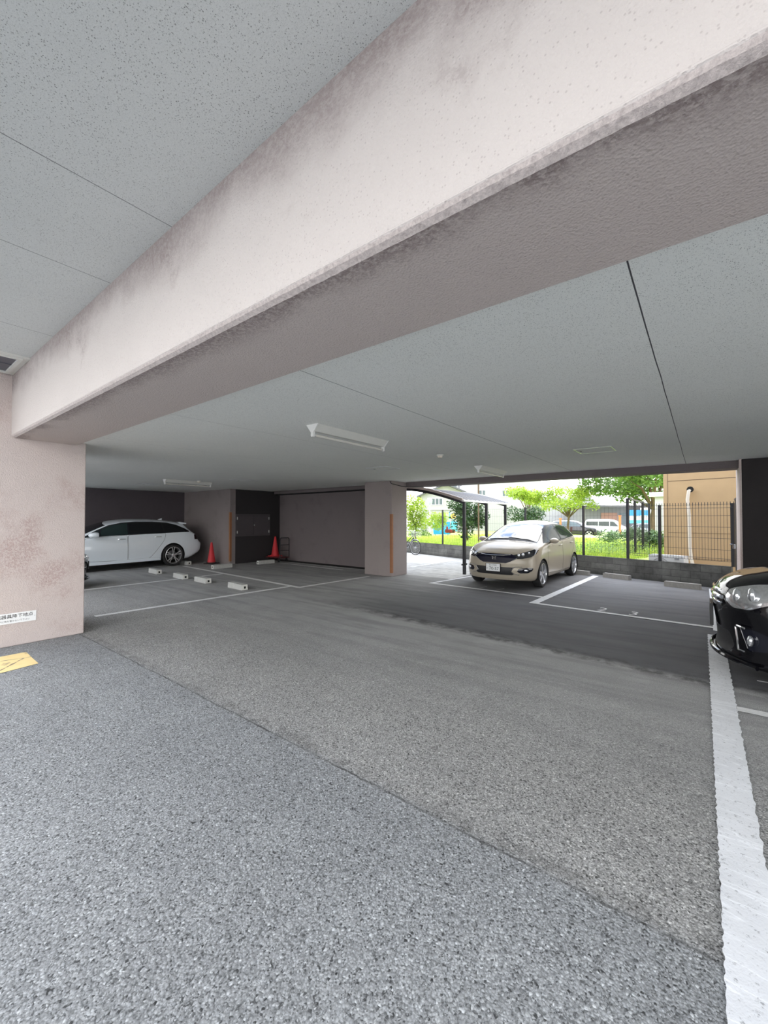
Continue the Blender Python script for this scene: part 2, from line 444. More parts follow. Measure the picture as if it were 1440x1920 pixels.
# upper storey over the rear opening
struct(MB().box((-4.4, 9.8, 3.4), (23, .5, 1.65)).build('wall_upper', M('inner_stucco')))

# cracked joint under the pillar, sign on it
LZ = [.0030]
def line(name, x0, y0, x1, y1, w, mat='line_paint', z=.0035, parent=floor, jag=0):
    a = Vector((x0, y0)); b = Vector((x1, y1)); d = (b-a); L = d.length; d.normalize(); nn = Vector((-d.y, d.x))
    m = MB(); k = max(2, int(L/(.014 if jag else .1))); rnd = random.Random(name + str(x0)); pr = None
    ph = [[(2*PI/rnd.uniform(.035, .22), rnd.uniform(0, 6.28)) for _ in range(5)] for _ in (0, 1)]
    LZ[0] += .0003; z = LZ[0]
    for i in range(k+1):
        p = a + d*L*i/k
        t_ = L*i/k
        j = [jag*sum(math.sin(t_*w_ + p_) for w_, p_ in ph[e_])*.5 for e_ in (0, 1)]
        q1 = m.bm.verts.new((*(p + nn*(w/2 + j[0])), z)); q2 = m.bm.verts.new((*(p - nn*(w/2 + j[1])), z))
        if pr: m.bm.faces.new((pr[0], pr[1], q2, q1))
        pr = (q1, q2)
    o = m.build(name, M(mat), parent)
    return o
J = .0022
L1 = line('parking_line', -7.64, 2.35, -7.48, 6.16, .12, jag=J)
line('parking_line', -7.2, 6.16, -13.5, 6.62, .12, jag=J)
line('parking_line', -10.62, 2.2, -10.70, 6.36, .12, jag=J)
line('parking_line', -13.75, 2.2, -14.02, 6.60, .12, jag=J)
line('parking_line', -7.2, 6.12, -7.1, 8.5, .12, jag=J)
line('parking_line', -11.75, 9.17, -8.6, 9.05, .10, jag=J)
line('parking_line', -5.22, 8.53, -2.40, 8.34, .10, jag=J)
line('parking_line', -5.17, 8.55, -4.93, 10.2, .10, 'line_paint_bright', jag=J)
line('parking_line', -2.46, 7.62, -2.29, 12.34, .15, 'line_paint_bright', jag=J)
line('parking_line', -2.46, 7.66, .14, 7.50, .10, jag=J)
line('parking_line', .185, 7.30, .185, 11.6, .15, 'line_paint_bright', jag=J)
line('parking_line', .128, -1.0, .128, 7.02, .165, 'line_paint_bright', jag=.0035)
line('parking_line', .21, 4.42, 3.8, 4.52, .10, jag=J)
line('parking_line', .21, 1.75, 3.8, 1.80, .10, jag=J)
line('parking_line', -7.37, 10.93, -7.3, 13.69, .12, 'line_paint_bright', jag=J)
def number(body, x, y, rz, size, mat='line_paint', sx=1.35):
    for i, chh in enumerate(body):
        off = (i - .5) * size * 1.15
        c, s_ = math.cos(rz), math.sin(rz)
        text_mesh('bay_number', chh, size, M(mat), floor, Matrix.Translation((x + off*c, y + off*s_, .009)) @ Matrix.Rotation(rz, 4, 'Z'), sx=sx)
number('23', -1.12, 7.80, R(-3), .40, sx=.75)
number('22', -3.72, 8.72, R(-4), .36, 'line_paint_worn', sx=.9)
number('27', -7.52, 7.55, R(90), .36, 'line_paint_worn', sx=.9)
number('24', .52, 5.55, R(-90), .40, 'line_paint', sx=.8)
number('25', .50, 2.98, R(-90), .40, 'line_paint', sx=.8)
# yellow landing mark of the escape hatch
ym = MB(); ym.poly([(-6.25, .35, .0035), (-5.56, .35, .0035), (-5.58, .95, .0035), (-5.63, 1.22, .0035), (-5.9, 1.225, .0035), (-6.23, 1.235, .0035)])
def mat_yellow():
    m, nt, b = newmat('yellow_mark'); g = N(nt); p = g.pos()
    crack = g.vor(g.mapping(p, (1, 1, 1)), 2.3, 'DISTANCE_TO_EDGE')
    wob = g.noise(p, 14, 4)
    d = g.math('ADD', crack.outputs['Distance'], g.math('MULTIPLY', g.math('SUBTRACT', wob, .5), .06))
    f = g.math('SUBTRACT', 1.0, g.smooth(d, .004, .022))
    patch = g.ramp(g.noise(p, 3.1, 4, .7), [(.58, 0), (.66, 1)])
    c = g.mix(g.noise(p, 9, 3), (.88, .72, .36), (.80, .58, .26))
    c = g.mix(g.math('MAXIMUM', g.math('MULTIPLY', f, .85), g.math('MULTIPLY', patch, .8)), c, (.17, .14, .12))
    g.l(c, b.inputs['Base Color']); b.inputs['Roughness'].default_value = .8
    return m
o = ym.build('landing_mark', mat_yellow(), floor); o['label'] = 'worn yellow painted landing patch on the asphalt'

# escape-hatch sign on the front pillar
sg = thing('notice_sign', 'white notice plate with black writing low on the pink pillar', 'sign', (-6.645, 1.18, .34))
MB().box((.0, 0, 0), (.006, .46, .125), bev=.001).build('sign_plate', M('sign_white'), sg)
rot = Matrix(((0, 0, 1, .0042), (1, 0, 0, 0), (0, 1, 0, 0), (0, 0, 0, 1)))
text_mesh('sign_lettering', '避難器具降下地点', .050, M('ink'), sg, Matrix.Translation((0, 0, .022)) @ rot, bold=.0004)
text_mesh('sign_lettering', 'この下に物を置かないで下さい', .024, M('ink'), sg, Matrix.Translation((0, 0, -.032)) @ rot)
for yy in (-.215, .215):
    MB().lathe([(.005, 0), (.004, .002), (0, .003)], 8, Matrix.Translation((.003, yy, 0)) @ Matrix.Rotation(R(90), 4, 'Y')).build('screw', M('alu'), sg)

# escape hatch in the upper ceiling
ht = thing('escape_hatch', 'white framed escape hatch in the upper ceiling above the pillar', 'hatch', (-6.21, .75, 3.32))
fr = MB()
for w, z0, z1, t in ((.33, -.022, .0, .10), (.25, -.012, -.002, .05)):
    pass
def ringframe(m, hx, hy, t, z0, z1):
    m.box((0, hy - t/2, (z0+z1)/2), (2*hx, t, z1-z0)); m.box((0, -hy + t/2, (z0+z1)/2), (2*hx, t, z1-z0))
    m.box((hx - t/2, 0, (z0+z1)/2), (t, 2*hy - 2*t, z1-z0)); m.box((-hx + t/2, 0, (z0+z1)/2), (t, 2*hy - 2*t, z1-z0))
ringframe(fr, .40, .40, .05, -.018, 0); ringframe(fr, .35, .35, .035, -.032, -.0)
fr.build('hatch_frame', M('off_white'), ht)
MB().box((0, 0, -.005), (.63, .63, .008)).box((0, 0, -.012), (.02, .63, .008)).build('hatch_lid', M('hatch_lid'), ht)

# fluorescent batten lights --------------------------------------------------
def batten(loc, label):
    t = thing('ceiling_light', label, 'light', loc, 0, 'fluorescent lights on the garage ceiling')
    Ln = 1.24
    # triangular reflector body
    poly = [(-.085, 0), (.085, 0), (.022, -.075), (-.022, -.075)]
    m = MB()
    for ya, yb in ((-Ln/2, Ln/2),): m.prism(poly, 'y', ya, yb)
    m.build('reflector', M('off_white'), t)
    for ya in (-Ln/2 - .012, Ln/2):
        e = MB()
        e.prism([(-.092, .0), (.092, .0), (.026, -.08), (-.026, -.08)], 'y', ya, ya + .012)
        e.prism([(-.017, -.07), (.017, -.07), (.017, -.125), (.010, -.135), (-.010, -.135), (-.017, -.125)], 'y', ya - .002 if ya < 0 else ya - .012, ya + .026 if ya < 0 else ya + .014)
        e.build('end_cap', M('white_metal'), t)
    tb = MB().tube([(0, -Ln/2 + .03, -.115), (0, Ln/2 - .03, -.115)], .0165, 14).build('fluorescent_tube', M('tube_glass'), t, smooth=True)
    for ya in (-Ln/2 + .018, Ln/2 - .018):
        MB().tube([(0, ya - .012, -.115), (0, ya + .012, -.115)], .0175, 12).build('tube_ferrule', M('alu'), tb, smooth=True)
    return t
batten((-3.34, 3.66, CZ), 'nearest fluorescent batten light mid ceiling, showing its bare tube')
batten((-3.40, 7.98, CZ), 'fluorescent batten light on the ceiling by the rear opening above the beige hatchback')
batten((-11.0, 5.52, CZ), 'fluorescent batten light on the ceiling above the white estate car')
def detector(loc, label):
    t = thing('heat_detector', label, 'detector', loc, 0, 'detectors on the garage ceiling')
    MB().lathe([(.055, 0), (.055, -.012), (.048, -.018), (0, -.018)], 24).build('base', M('off_white'), t, smooth=True)
    MB().lathe([(.040, -.017), (.040, -.035), (.030, -.048), (0, -.052)], 24).build('sensor_dome', M('pipe_cream'), t, smooth=True)
detector((-3.31, 5.73, CZ), 'small round cream detector between the two middle ceiling lights')
detector((-10.76, 5.68, CZ), 'small round detector beside the light above the white estate car')
def access(loc, d, label, frame='alu'):
    t = thing('ceiling_hatch', label, 'access panel', loc, 0, 'access panels in the garage ceiling')
    m = MB(); ringframe(m, d/2, d/2, .018, -.006, 0); m.build('panel_frame', M(frame), t)
    MB().box((0, 0, -.002), (d-.04, d-.04, .003)).build('panel_board', M('sprayed_ceiling'), t)
    MB().box((-d/2+.06, -.02, -.005), (.02, .05, .004)).build('latch', M('black_plastic'), t)
access((-1.25, 6.76, CZ), .50, 'square ceiling access panel with bright metal frame near the rear opening')
access((-5.12, 6.55, CZ), .50, 'faint square ceiling access panel before the middle rear pillar', 'pale_grey')
access((-9.62, 6.32, CZ), .55, 'faint square ceiling access panel before the dark recess', 'pale_grey')
access((-13.0, 5.3, CZ), .55, 'faint square ceiling access panel right above the white estate car', 'pale_grey')

# corner guards
def guard(loc, h, label):
    t = MB(); w = .055
    t.prism([(.012, -.012), (-w, -.012), (-w, -.001), (-.0, -.001), (0.0, w), (.012, w)], 'z', 0, h)
    o = t.build('corner_guard', M('guard_brown'), None, loc=loc)
    tag(o, label, 'corner guard', 'brown corner guards')
guard((-12.75, 7.85, .10), 1.68, 'brown corner guard strip on the wall corner beside the dark recess')
guard((-6.572, 8.808, .10), 1.58, 'brown corner guard strip on the middle rear pillar')

# electrical cupboard doors in the dark recess
pn = thing('meter_cabinet', 'dark double door meter cabinet with pale hinges in the recess wall', 'cabinet', (-12.748, 8.76, 1.33))
m = MB()
for (cy, cz, dy, dz) in ((0, .365, 1.42, .05), (0, -.365, 1.42, .05), (.69, 0, .04, .68), (-.69, 0, .04, .68)): m.box((.012, cy, cz), (.03, dy, dz))
m.build('cabinet_frame', M('panel_dark'), pn)
for sgn in (-1, 1):
    d = MB().box((.012, sgn*.336, 0), (.02, .66, .67), bev=.003).build('door', M('panel_dark'), pn)
    for zz in (-.24, .24): MB().tube([(.03, sgn*.655, zz-.045), (.03, sgn*.655, zz+.045)], .012, 8).build('hinge', M('white_metal'), d)
    if sgn > 0: MB().tube([(.022, .03, 0), (.036, .03, 0)], .018, 10).build('lock', M('alu'), d)

# wheel stops ---------------------------------------------------------------
def stop(mat='concrete', Ln=.62, holes=True):
    t = thing('wheel_stop', '', 'wheel stop')
    m = MB(); m.prism([(-.072, 0), (.072, 0), (.064, .118), (-.064, .118)], 'x', -Ln/2, Ln/2)
    m.build('stop_block', M(mat), t)
    for sx in (-1, 1):
        e = MB(); e.prism([(-.069, .006), (.069, .006), (.061, .113), (-.061, .113)], 'x', sx*(Ln/2 - .001), sx*(Ln/2 + .006))
        e.build('end_plate', M('off_white' if holes else mat), t)
        if holes: MB().box((sx*(Ln/2 + .006), 0, .055), (.004, .045, .05)).build('bolt_hole', M('dark_gap'), t)
    return t
st0 = stop()
def put(o, x, y, rz, label, group): o.location = (x, y, 0); o.rotation_euler = (0, 0, rz); o['label'] = label; o['group'] = group; return o
GL = 'pale concrete wheel stops in the left bays'
spots = [(-12.38, 5.27, R(-4), 'pale wheel stop farthest left, alone before the estate car door'),
         (-10.82, 5.24, R(-4), 'pale wheel stop just behind the second bay line, left of the close pair'),
         (-9.70, 5.24, R(-4), 'pale wheel stop in the nearest bay touching the second bay line'),
         (-8.20, 5.24, R(-4), 'nearest pale wheel stop, farthest right along the nearest bay line'),
         (-14.0, 6.92, R(0), 'pale wheel stop end showing behind the estate car rear wheel'),
         (-11.98, 7.10, R(88), 'long pale wheel stop before the brown corner guard and cone'),
         (-11.97, 8.74, R(88), 'pale wheel stop with bright end plate below the meter cabinet')]
for i, (x, y, r, lb) in enumerate(spots): put(st0 if i == 0 else copy_tree(st0), x, y, r, lb, GL)
st1 = stop('concrete_dim', .66, False)
GR = 'grey wheel stops along the garden wall'
for i, (x, y, r, lb) in enumerate([(-1.76, 12.13, R(-22), 'grey wheel stop left in empty bay 23 against the garden wall'), (-.36, 11.42, R(-12), 'grey wheel stop right in empty bay 23 near the black car'), (-2.78, 12.42, R(-15), 'grey wheel stop behind the beige hatchback rear wheel')]):
    put(st1 if i == 0 else copy_tree(st1), x, y, r, lb, GR)

# traffic cones
def cone(loc, h, rz, label, dent=False):
    t = thing('traffic_cone', label, 'traffic cone', loc, rz)
    m = MB(); m.lathe([(.145, .03), (.135, .05), (.032, h - .01), (.026, h), (.0, h)], 28)
    if dent:
        for v in m.bm.verts:
            if .12 < v.co.z < .45 and v.co.x > 0: v.co.x *= .55 + .45*abs(v.co.z - .26)/.2
    m.build('cone_body', M('cone_red'), t, smooth=True)
    mm = MB(); mm.box((0, 0, .016), (.37, .37, .03), bev=.008); mm.lathe([(.17, .03), (.16, .055), (.125, .06)], 24)
    mm.build('cone_foot', M('cone_red' if not dent else 'cone_base'), t)
cone((-13.42, 7.56, 0), .74, .2, 'dented red traffic cone by the wall behind the white estate car', True)

# platform trolley with the second cone
tl = thing('platform_trolley', 'dark platform trolley with black push handle in the back corner', 'trolley', (-12.25, 9.45, 0), 0)
MB().box((0, 0, .165), (.78, .48, .035), bev=.012).build('deck', M('trolley_red'), tl)
hd = MB(); hd.tube([(.40, -.20, .17), (.40, -.20, .82), (.40, -.16, .87), (.40, .16, .87), (.40, .20, .82), (.40, .20, .17)], .016, 8)
hd.tube([(.40, -.20, .42), (.40, .20, .42)], .012, 8).tube([(.40, -.20, .62), (.40, .20, .62)], .012, 8)
hd.build('push_handle', M('black_plastic'), tl, smooth=True)
for sx in (-.3, .3):
    for sy in (-.17, .17):
        w = MB(); w.lathe([(.055, -.015), (.06, -.008), (.06, .008), (.055, .015)], 18, Matrix.Translation((sx, sy, .06)) @ Matrix.Rotation(R(90), 4, 'X')); w.box((sx, sy, .135), (.05, .05, .03)); w.box((sx, sy-.025, .10), (.03, .004, .09)).box((sx, sy+.025, .10), (.03, .004, .09))
        w.build('castor', M('rubber'), tl)
cone((-12.40, 9.46, .1830), .72, .1, 'red traffic cone standing on the platform trolley in the back corner')
# ------------------------------------------------------------------ cars
def pchip(keys):
    xs = [k[0] for k in keys]; ys = [k[1] for k in keys]; n = len(xs)
    h = [xs[i+1]-xs[i] for i in range(n-1)]; d = [(ys[i+1]-ys[i])/h[i] for i in range(n-1)]
    m = [0]*n; m[0] = d[0]; m[-1] = d[-1]
    for i in range(1, n-1):
        if d[i-1]*d[i] <= 0: m[i] = 0
        else:
            w1 = 2*h[i]+h[i-1]; w2 = h[i]+2*h[i-1]; m[i] = (w1+w2)/(w1/d[i-1]+w2/d[i])
    def f(x):
        if x <= xs[0]: return ys[0]
        if x >= xs[-1]: return ys[-1]
        i = 0
        while x > xs[i+1]: i += 1
        t = (x-xs[i])/h[i]
        return (ys[i]*(1+2*t)*(1-t)**2 + m[i]*h[i]*t*(1-t)**2 + ys[i+1]*t*t*(3-2*t) + m[i+1]*h[i]*t*t*(t-1))
    return f

def rounded(pts, rad, nc=4, ns=4):
    """polyline with rounded corners, constant vertex count"""
    out = [Vector(pts[0])]
    n = len(pts); P_ = [Vector(p) for p in pts]
    cur = P_[0]
    for i in range(1, n):
        a, b = P_[i-1], P_[i]
        if i < n-1:
            c = P_[i+1]; r = min(rad[i], (b-a).length*.48, (c-b).length*.48)
            s = b + (a-b).normalized()*r if (a-b).length > 1e-6 else b
            e = b + (c-b).normalized()*r if (c-b).length > 1e-6 else b
        else: s = e = b
        for k in range(1, ns+1): out.append(cur.lerp(s, k/ns))
        if i < n-1:
            for k in range(1, nc+1):
                t = k/nc; out.append(s*(1-t)**2 + b*2*t*(1-t) + e*t*t)
            cur = e
    return out

def pip(x, y, poly):
    c = False; j = len(poly)-1
    for i in range(len(poly)):
        xi, yi = poly[i]; xj, yj = poly[j]
        if (yi > y) != (yj > y) and x < (xj-xi)*(y-yi)/(yj-yi)+xi: c = not c
        j = i
    return c
def shrink(poly, d):
    """move polygon edges inwards by about d"""
    n = len(poly); ar = sum(poly[i][0]*poly[(i+1) % n][1]-poly[(i+1) % n][0]*poly[i][1] for i in range(n))
    sg = 1 if ar > 0 else -1; out = []
    for i in range(n):
        a, b, c = Vector(poly[i-1]), Vector(poly[i]), Vector(poly[(i+1) % n])
        n1 = (b-a).normalized(); n2 = (c-b).normalized()
        n1 = Vector((-n1.y, n1.x))*sg; n2 = Vector((-n2.y, n2.x))*sg
        k = n1+n2; q = max(.35, k.dot(n1)/k.length if k.length > 1e-6 else 1)
        out.append(tuple(b + (k.normalized() if k.length > 1e-6 else n1)*d/q))
    return out
def smoothpoly(poly, r=.03, k=3):
    n = len(poly); out = []
    for i in range(n):
        a, b, c = Vector(poly[i-1]), Vector(poly[i]), Vector(poly[(i+1) % n])
        rr = min(r, (a-b).length*.45, (c-b).length*.45)
        s = b+(a-b).normalized()*rr; e = b+(c-b).normalized()*rr
        for j in range(k+1):
            t = j/k; out.append(tuple(s*(1-t)**2+b*2*t*(1-t)+e*t*t))
    return out

class CarBody:
    def __init__(s, sp, nx=110, ncap=14):
        s.sp = sp; L = sp['L']; f = {k: pchip(sp[k]) for k in ('zt', 'zb', 'zs', 'zr', 'wr', 'hw', 'zm')}
        s.f = f
        bm = bmesh.new(); s.bm = bm
        xs = []
        for i in range(nx+1):
            t = i/nx; xs.append(L*(t - .35*math.sin(2*PI*t)/(2*PI)*1.0))
        wbr = pchip(sp['wb'])
        front, rear = sp['front'], sp['rear']
        cf = pchip(front['prof']); cr = pchip(rear['prof'])
        def deform(p):
            x, y, z = p
            W = f['hw'](L*.5)
            if x < front['fade']:
                w = (1-x/front['fade'])**2
                x += w*(front['k']*(abs(y)/W)**front.get('p', 2.4) + cf(z))
            if L-x < rear['fade']:
                w = (1-(L-x)/rear['fade'])**2
                x -= w*(rear['k']*(abs(y)/W)**2.4 + cr(z))
            return Vector((x, y, z))
        rings = []
        for x in xs:
            hw, zt, zb, zs, zr, wr, zm = (f[k](x) for k in ('hw', 'zt', 'zb', 'zs', 'zr', 'wr', 'zm'))
            wb = wbr(x)*hw
            wr = min(wr, wb)
            pts = [(0, zb), (hw-.10, zb), (hw*.965, zb+.07), (hw, zm), (wb, zs), (wr, zr), (wr*.55, zt-(zt-zr)*.28), (0, zt)]
            sec = rounded(pts, [0, .05, .10, .16, sp.get('rs', .06), sp.get('rr', .09), .25, 0])
            rings.append((x, sec))
        ns = len(rings[0][1])
        Rv = []
        for x, sec in rings:
            rt = [bm.verts.new(deform((x, p.x, p.y))) for p in sec]
            lt = [rt[0]] + [bm.verts.new(deform((x, -p.x, p.y))) for p in sec[1:-1]] + [rt[-1]]
            Rv.append((rt, lt))
        for i in range(len(Rv)-1):
            for side in (0, 1):
                A, B = Rv[i][side], Rv[i+1][side]
                for k in range(ns-1):
                    q = (A[k], B[k], B[k+1], A[k+1])
                    bm.faces.new(q if side == 0 else q[::-1])
        for end in (0, -1):          # caps: strips from right to left
            rt, lt = Rv[end]; x = rings[end][0]; sec = rings[end][1]
            rows = []
            for k in range(ns):
                if k in (0, ns-1): rows.append([rt[k]]); continue
                y0 = sec[k].x; z = sec[k].y
                row = [rt[k]] + [bm.verts.new(deform((x, y0*(1-2*j/ncap), z))) for j in range(1, ncap)] + [lt[k]]
                rows.append(row)
            for k in range(ns-1):
                a, b = rows[k], rows[k+1]
                if len(a) == 1:
                    for j in range(ncap): bm.faces.new((a[0], b[j+1], b[j]))
                elif len(b) == 1:
                    for j in range(ncap): bm.faces.new((a[j], a[j+1], b[0]))
                else:
                    for j in range(ncap): bm.faces.new((a[j], a[j+1], b[j+1], b[j]))
        bmesh.ops.remove_doubles(bm, verts=bm.verts[:], dist=1e-5)
        bmesh.ops.recalc_face_normals(bm, faces=bm.faces[:])
        s.tag = bm.faces.layers.int.new('tag'); s.names = ['body']
        bm.normal_update()
    def cut(s, poly, axis, name, flt=None, inset=0):
        """cut a polygon seen along an axis into the skin and give its faces a tag"""
        bm = s.bm; ia, ib = {'y': (0, 2), 'x': (1, 2), 'z': (0, 1)}[axis]
        if name not in s.names: s.names.append(name)
        tg = s.names.index(name)
        mn = [min(p[i] for p in poly) for i in (0, 1)]; mx = [max(p[i] for p in poly) for i in (0, 1)]
        no_axis = Vector((0, 0, 0)); no_axis[{'y': 1, 'x': 0, 'z': 2}[axis]] = 1
        def near(f):
            a0 = min(v.co[ia] for v in f.verts); a1 = max(v.co[ia] for v in f.verts)
            b0 = min(v.co[ib] for v in f.verts); b1 = max(v.co[ib] for v in f.verts)
            return a1 >= mn[0] and a0 <= mx[0] and b1 >= mn[1] and b0 <= mx[1]
        fs = [f for f in bm.faces if (flt is None or flt(f.calc_center_median(), f.normal)) and near(f)]
        for i in range(len(poly)):
            a, b = poly[i-1], poly[i]
            co = Vector((0, 0, 0)); co[ia], co[ib] = a
            d = Vector((0, 0, 0)); d[ia], d[ib] = b[0]-a[0], b[1]-a[1]
            if d.length < 1e-5: continue
            no = d.cross(no_axis).normalized()
            fs = [f for f in fs if f.is_valid]
            geom = set(fs)
            for f in fs: geom.update(f.edges); geom.update(f.verts)
            r = bmesh.ops.bisect_plane(bm, geom=list(geom), plane_co=co, plane_no=no, dist=1e-5)
            fs = list({g for g in r['geom'] if isinstance(g, bmesh.types.BMFace)} | {f for f in fs if f.is_valid})
        sel = []
        for f in fs:
            if not f.is_valid: continue
            c = f.calc_center_median()
            if pip(c[ia], c[ib], poly): f[s.tag] = tg; sel.append(f)
        return sel
    def seam(s, poly, axis, name, flt=None, w=.009, gap='gap'):
        s.cut(poly, axis, gap, flt); s.cut(shrink(poly, w), axis, name, flt)
    def arch(s, xw, zw, r):
        hw = s.f['hw'](xw)
        poly = [(xw+r*math.cos(a), zw+r*math.sin(a)) for a in [2*PI*i/36 for i in range(36)]]
        sel = s.cut(poly, 'y', 'arch', lambda c, n: abs(c.y) > hw*.62)
        bmesh.ops.delete(s.bm, geom=sel, context='FACES')
        for sg in (1, -1):
            rings = []
            for (yy, rr) in ((hw-.012, r*1.005), (hw-.03, r*.985), (hw-.28, r*.985)):
                rings.append([s.bm.verts.new((xw+rr*math.cos(a), sg*yy, zw+rr*math.sin(a))) for a in [-.35+(PI+.7)*i/22 for i in range(23)]])
            if 'liner' not in s.names: s.names.append('liner')
            t = s.names.index('liner')
            for a, b in zip(rings[:-1], rings[1:]):
                for k in range(22):
                    f = s.bm.faces.new((a[k], a[k+1], b[k+1], b[k])); f[s.tag] = t
            f = s.bm.faces.new(rings[-1]); f[s.tag] = t
    def build(s, root, mats, merge=('gap', 'liner'), parts=None):
        """body mesh with its seams and arch liners; every other tag becomes a part"""
        objs = {}
        bm = s.bm; bm.normal_update()
        groups = {}
        for f in bm.faces: groups.setdefault(s.names[f[s.tag]], []).append(f)
        def emit(name, sets):
            vm = {}; verts = []; faces = []; mi = []; nrm = []; ml = []
            for mat, fl in sets:
                if mat not in ml: ml.append(mat)
                for f in fl:
                    idx = []
                    for v in f.verts:
                        if v not in vm: vm[v] = len(verts); verts.append(v.co.copy()); nrm.append(v.normal.copy())
                        idx.append(vm[v])
                    faces.append(idx); mi.append(ml.index(mat))
            me = bpy.data.meshes.new(name); me.from_pydata(verts, [], faces)
            for m_ in ml: me.materials.append(M(m_))
            me.polygons.foreach_set('material_index', mi); me.polygons.foreach_set('use_smooth', [True]*len(faces))
            me.update()
            try: me.normals_split_custom_set_from_vertices([tuple(x) for x in nrm])
            except Exception: pass
            o = bpy.data.objects.new(name, me); COL.objects.link(o); o.parent = root
            return o
        bodysets = [(mats['body'], groups.get('body', []))] + [(mats.get(k, 'dark_gap'), groups[k]) for k in merge if k in groups]
        objs['body'] = emit('body', bodysets)
        for k, fl in groups.items():
            if k in ('body', 'arch') or k in merge: continue
            nm = (parts or {}).get(k, k.split('#')[0])
            objs[k] = emit(nm, [(mats[k.split('#')[0]], fl)])
        bm.free()
        return objs

def wheel(root, x, y, r, w, style, side):
    """tyre with a rim as its child; side=+1 faces +y"""
    mt = Matrix.Translation((x, y, r)) @ Matrix.Rotation(-R(90)*side, 4, 'X')
    rr = r*.78 if style != 'plain' else r*.66
    t = MB(); t.lathe([(rr, -w*.5), (rr+.02, -w*.5), (r-.02, -w*.5), (r, -w*.36), (r, w*.36), (r-.02, w*.5), (rr+.02, w*.5), (rr, w*.46), (rr*.98, 0), (rr*.98, -w*.4)], 40, mt, close=True)
    ty = t.build('tyre', M('rubber'), root, smooth=True)
    m = MB()
    m.lathe([(rr*1.0, w*.40), (rr*1.0, w*.46), (rr*.95, w*.47), (rr*.93, w*.38), (rr*.93, -w*.3)], 40, mt, close=True)
    n = {'five': 5, 'ten': 5, 'plain': 6}[style]
    zf = w*.36
    m.lathe([(.0, zf+.004), (.035, zf+.004), (.055, zf-.006), (.06, zf-.03), (0, zf-.03)], 20, mt)
    for k in range(n):
        a0 = 2*PI*k/n + .3
        offs = (-.17, .17) if style == 'ten' else (0,)
        for o_ in offs:
            wi, wo = (.022, .030) if style == 'ten' else (.040, .075)
            vs = []
            for (rad, ww, ang) in ((.04, wi, a0), (rr*.95, wo, a0 + o_)):
                ca, sa = math.cos(ang), math.sin(ang)
                for (sgn, dz) in ((-1, -.028), (-1, 0), (1, 0), (1, -.028)):
                    zz = zf + dz + (.0 if rad < .1 else .004)
                    vs.append(m.bm.verts.new(mt @ Vector((rad*ca - sgn*ww*.5*sa, rad*sa + sgn*ww*.5*ca, zz))))
            for q in ((0, 1, 5, 4), (1, 2, 6, 5), (2, 3, 7, 6), (3, 0, 4, 7), (0, 3, 2, 1), (4, 5, 6, 7)): m.bm.faces.new([vs[i] for i in q])
    rim = m.build('rim', M('rim_alloy'), ty, smooth=30)
    d = MB(); d.lathe([(0, -.02), (rr*.55, -.02), (rr*.55, -.01), (0, -.01)], 28, mt)
    d.build('brake_disc', M('disc_grey'), ty)
    k = MB(); k.lathe([(0, -w*.3), (rr*.95, -w*.3)], 28, mt); k.build('wheel_back', M('dark_gap'), ty)
    return ty

def mirror(root, x, y, z, side, mat, big=1, lx=1):
    m = MB(); mt = Matrix.Translation((x, y + side*.11, z)) @ Matrix.Diagonal((.095*big*lx, .10*big, .062*big, 1))
    bmesh.ops.create_uvsphere(m.bm, u_segments=20, v_segments=12, radius=1, matrix=mt)
    for v in m.bm.verts:
        if v.co.x > x + .045*lx: v.co.x = x + .045*lx
    o = m.build('wing_mirror', M(mat), root, smooth=True)
    MB().box((x+.012, y + side*.005, z-.045), (.05, .10, .025), bev=.008).build('mirror_foot', M('black_plastic'), o)
    return o
def handle(root, x, y, z, side, mat):
    m = MB(); m.tube([(x-.10, y, z), (x-.085, y+side*.026, z+.004), (x+.085, y+side*.026, z+.008), (x+.10, y, z+.006)], .012, 8)
    o = m.build('door_handle', M(mat), root, smooth=True); return o
def plate(root, x, y, z, rotz, top, big, kana):
    mt = Matrix.Translation((x, y, z)) @ Matrix.Rotation(rotz, 4, 'Z')
    m = MB(); m.box((0, 0, 0), (.012, .33, .165), bev=.003); m.bm.transform(mt)
    o = m.build('license_plate', M('sign_white'), root)
    f = MB(); f.box((.002, 0, .087), (.02, .345, .008)).box((.002, 0, -.087), (.02, .345, .008)).box((.002, .169, 0), (.02, .008, .17)).box((.002, -.169, 0), (.02, .008, .17)); f.bm.transform(mt)
    f.build('plate_frame', M('black_plastic'), o)
    rot = Matrix(((0, 0, -1, -.0068), (-1, 0, 0, 0), (0, 1, 0, 0), (0, 0, 0, 1)))
    g_ = M('plate_green')
    text_mesh('plate_lettering', top, .042, g_, o, mt @ Matrix.Translation((0, 0, .050)) @ rot)
    text_mesh('plate_lettering', big, .098, g_, o, mt @ Matrix.Translation((0, -.022, -.026)) @ rot, sx=1.0)
    text_mesh('plate_lettering', kana, .040, g_, o, mt @ Matrix.Translation((0, .138, -.026)) @ rot)
    return o

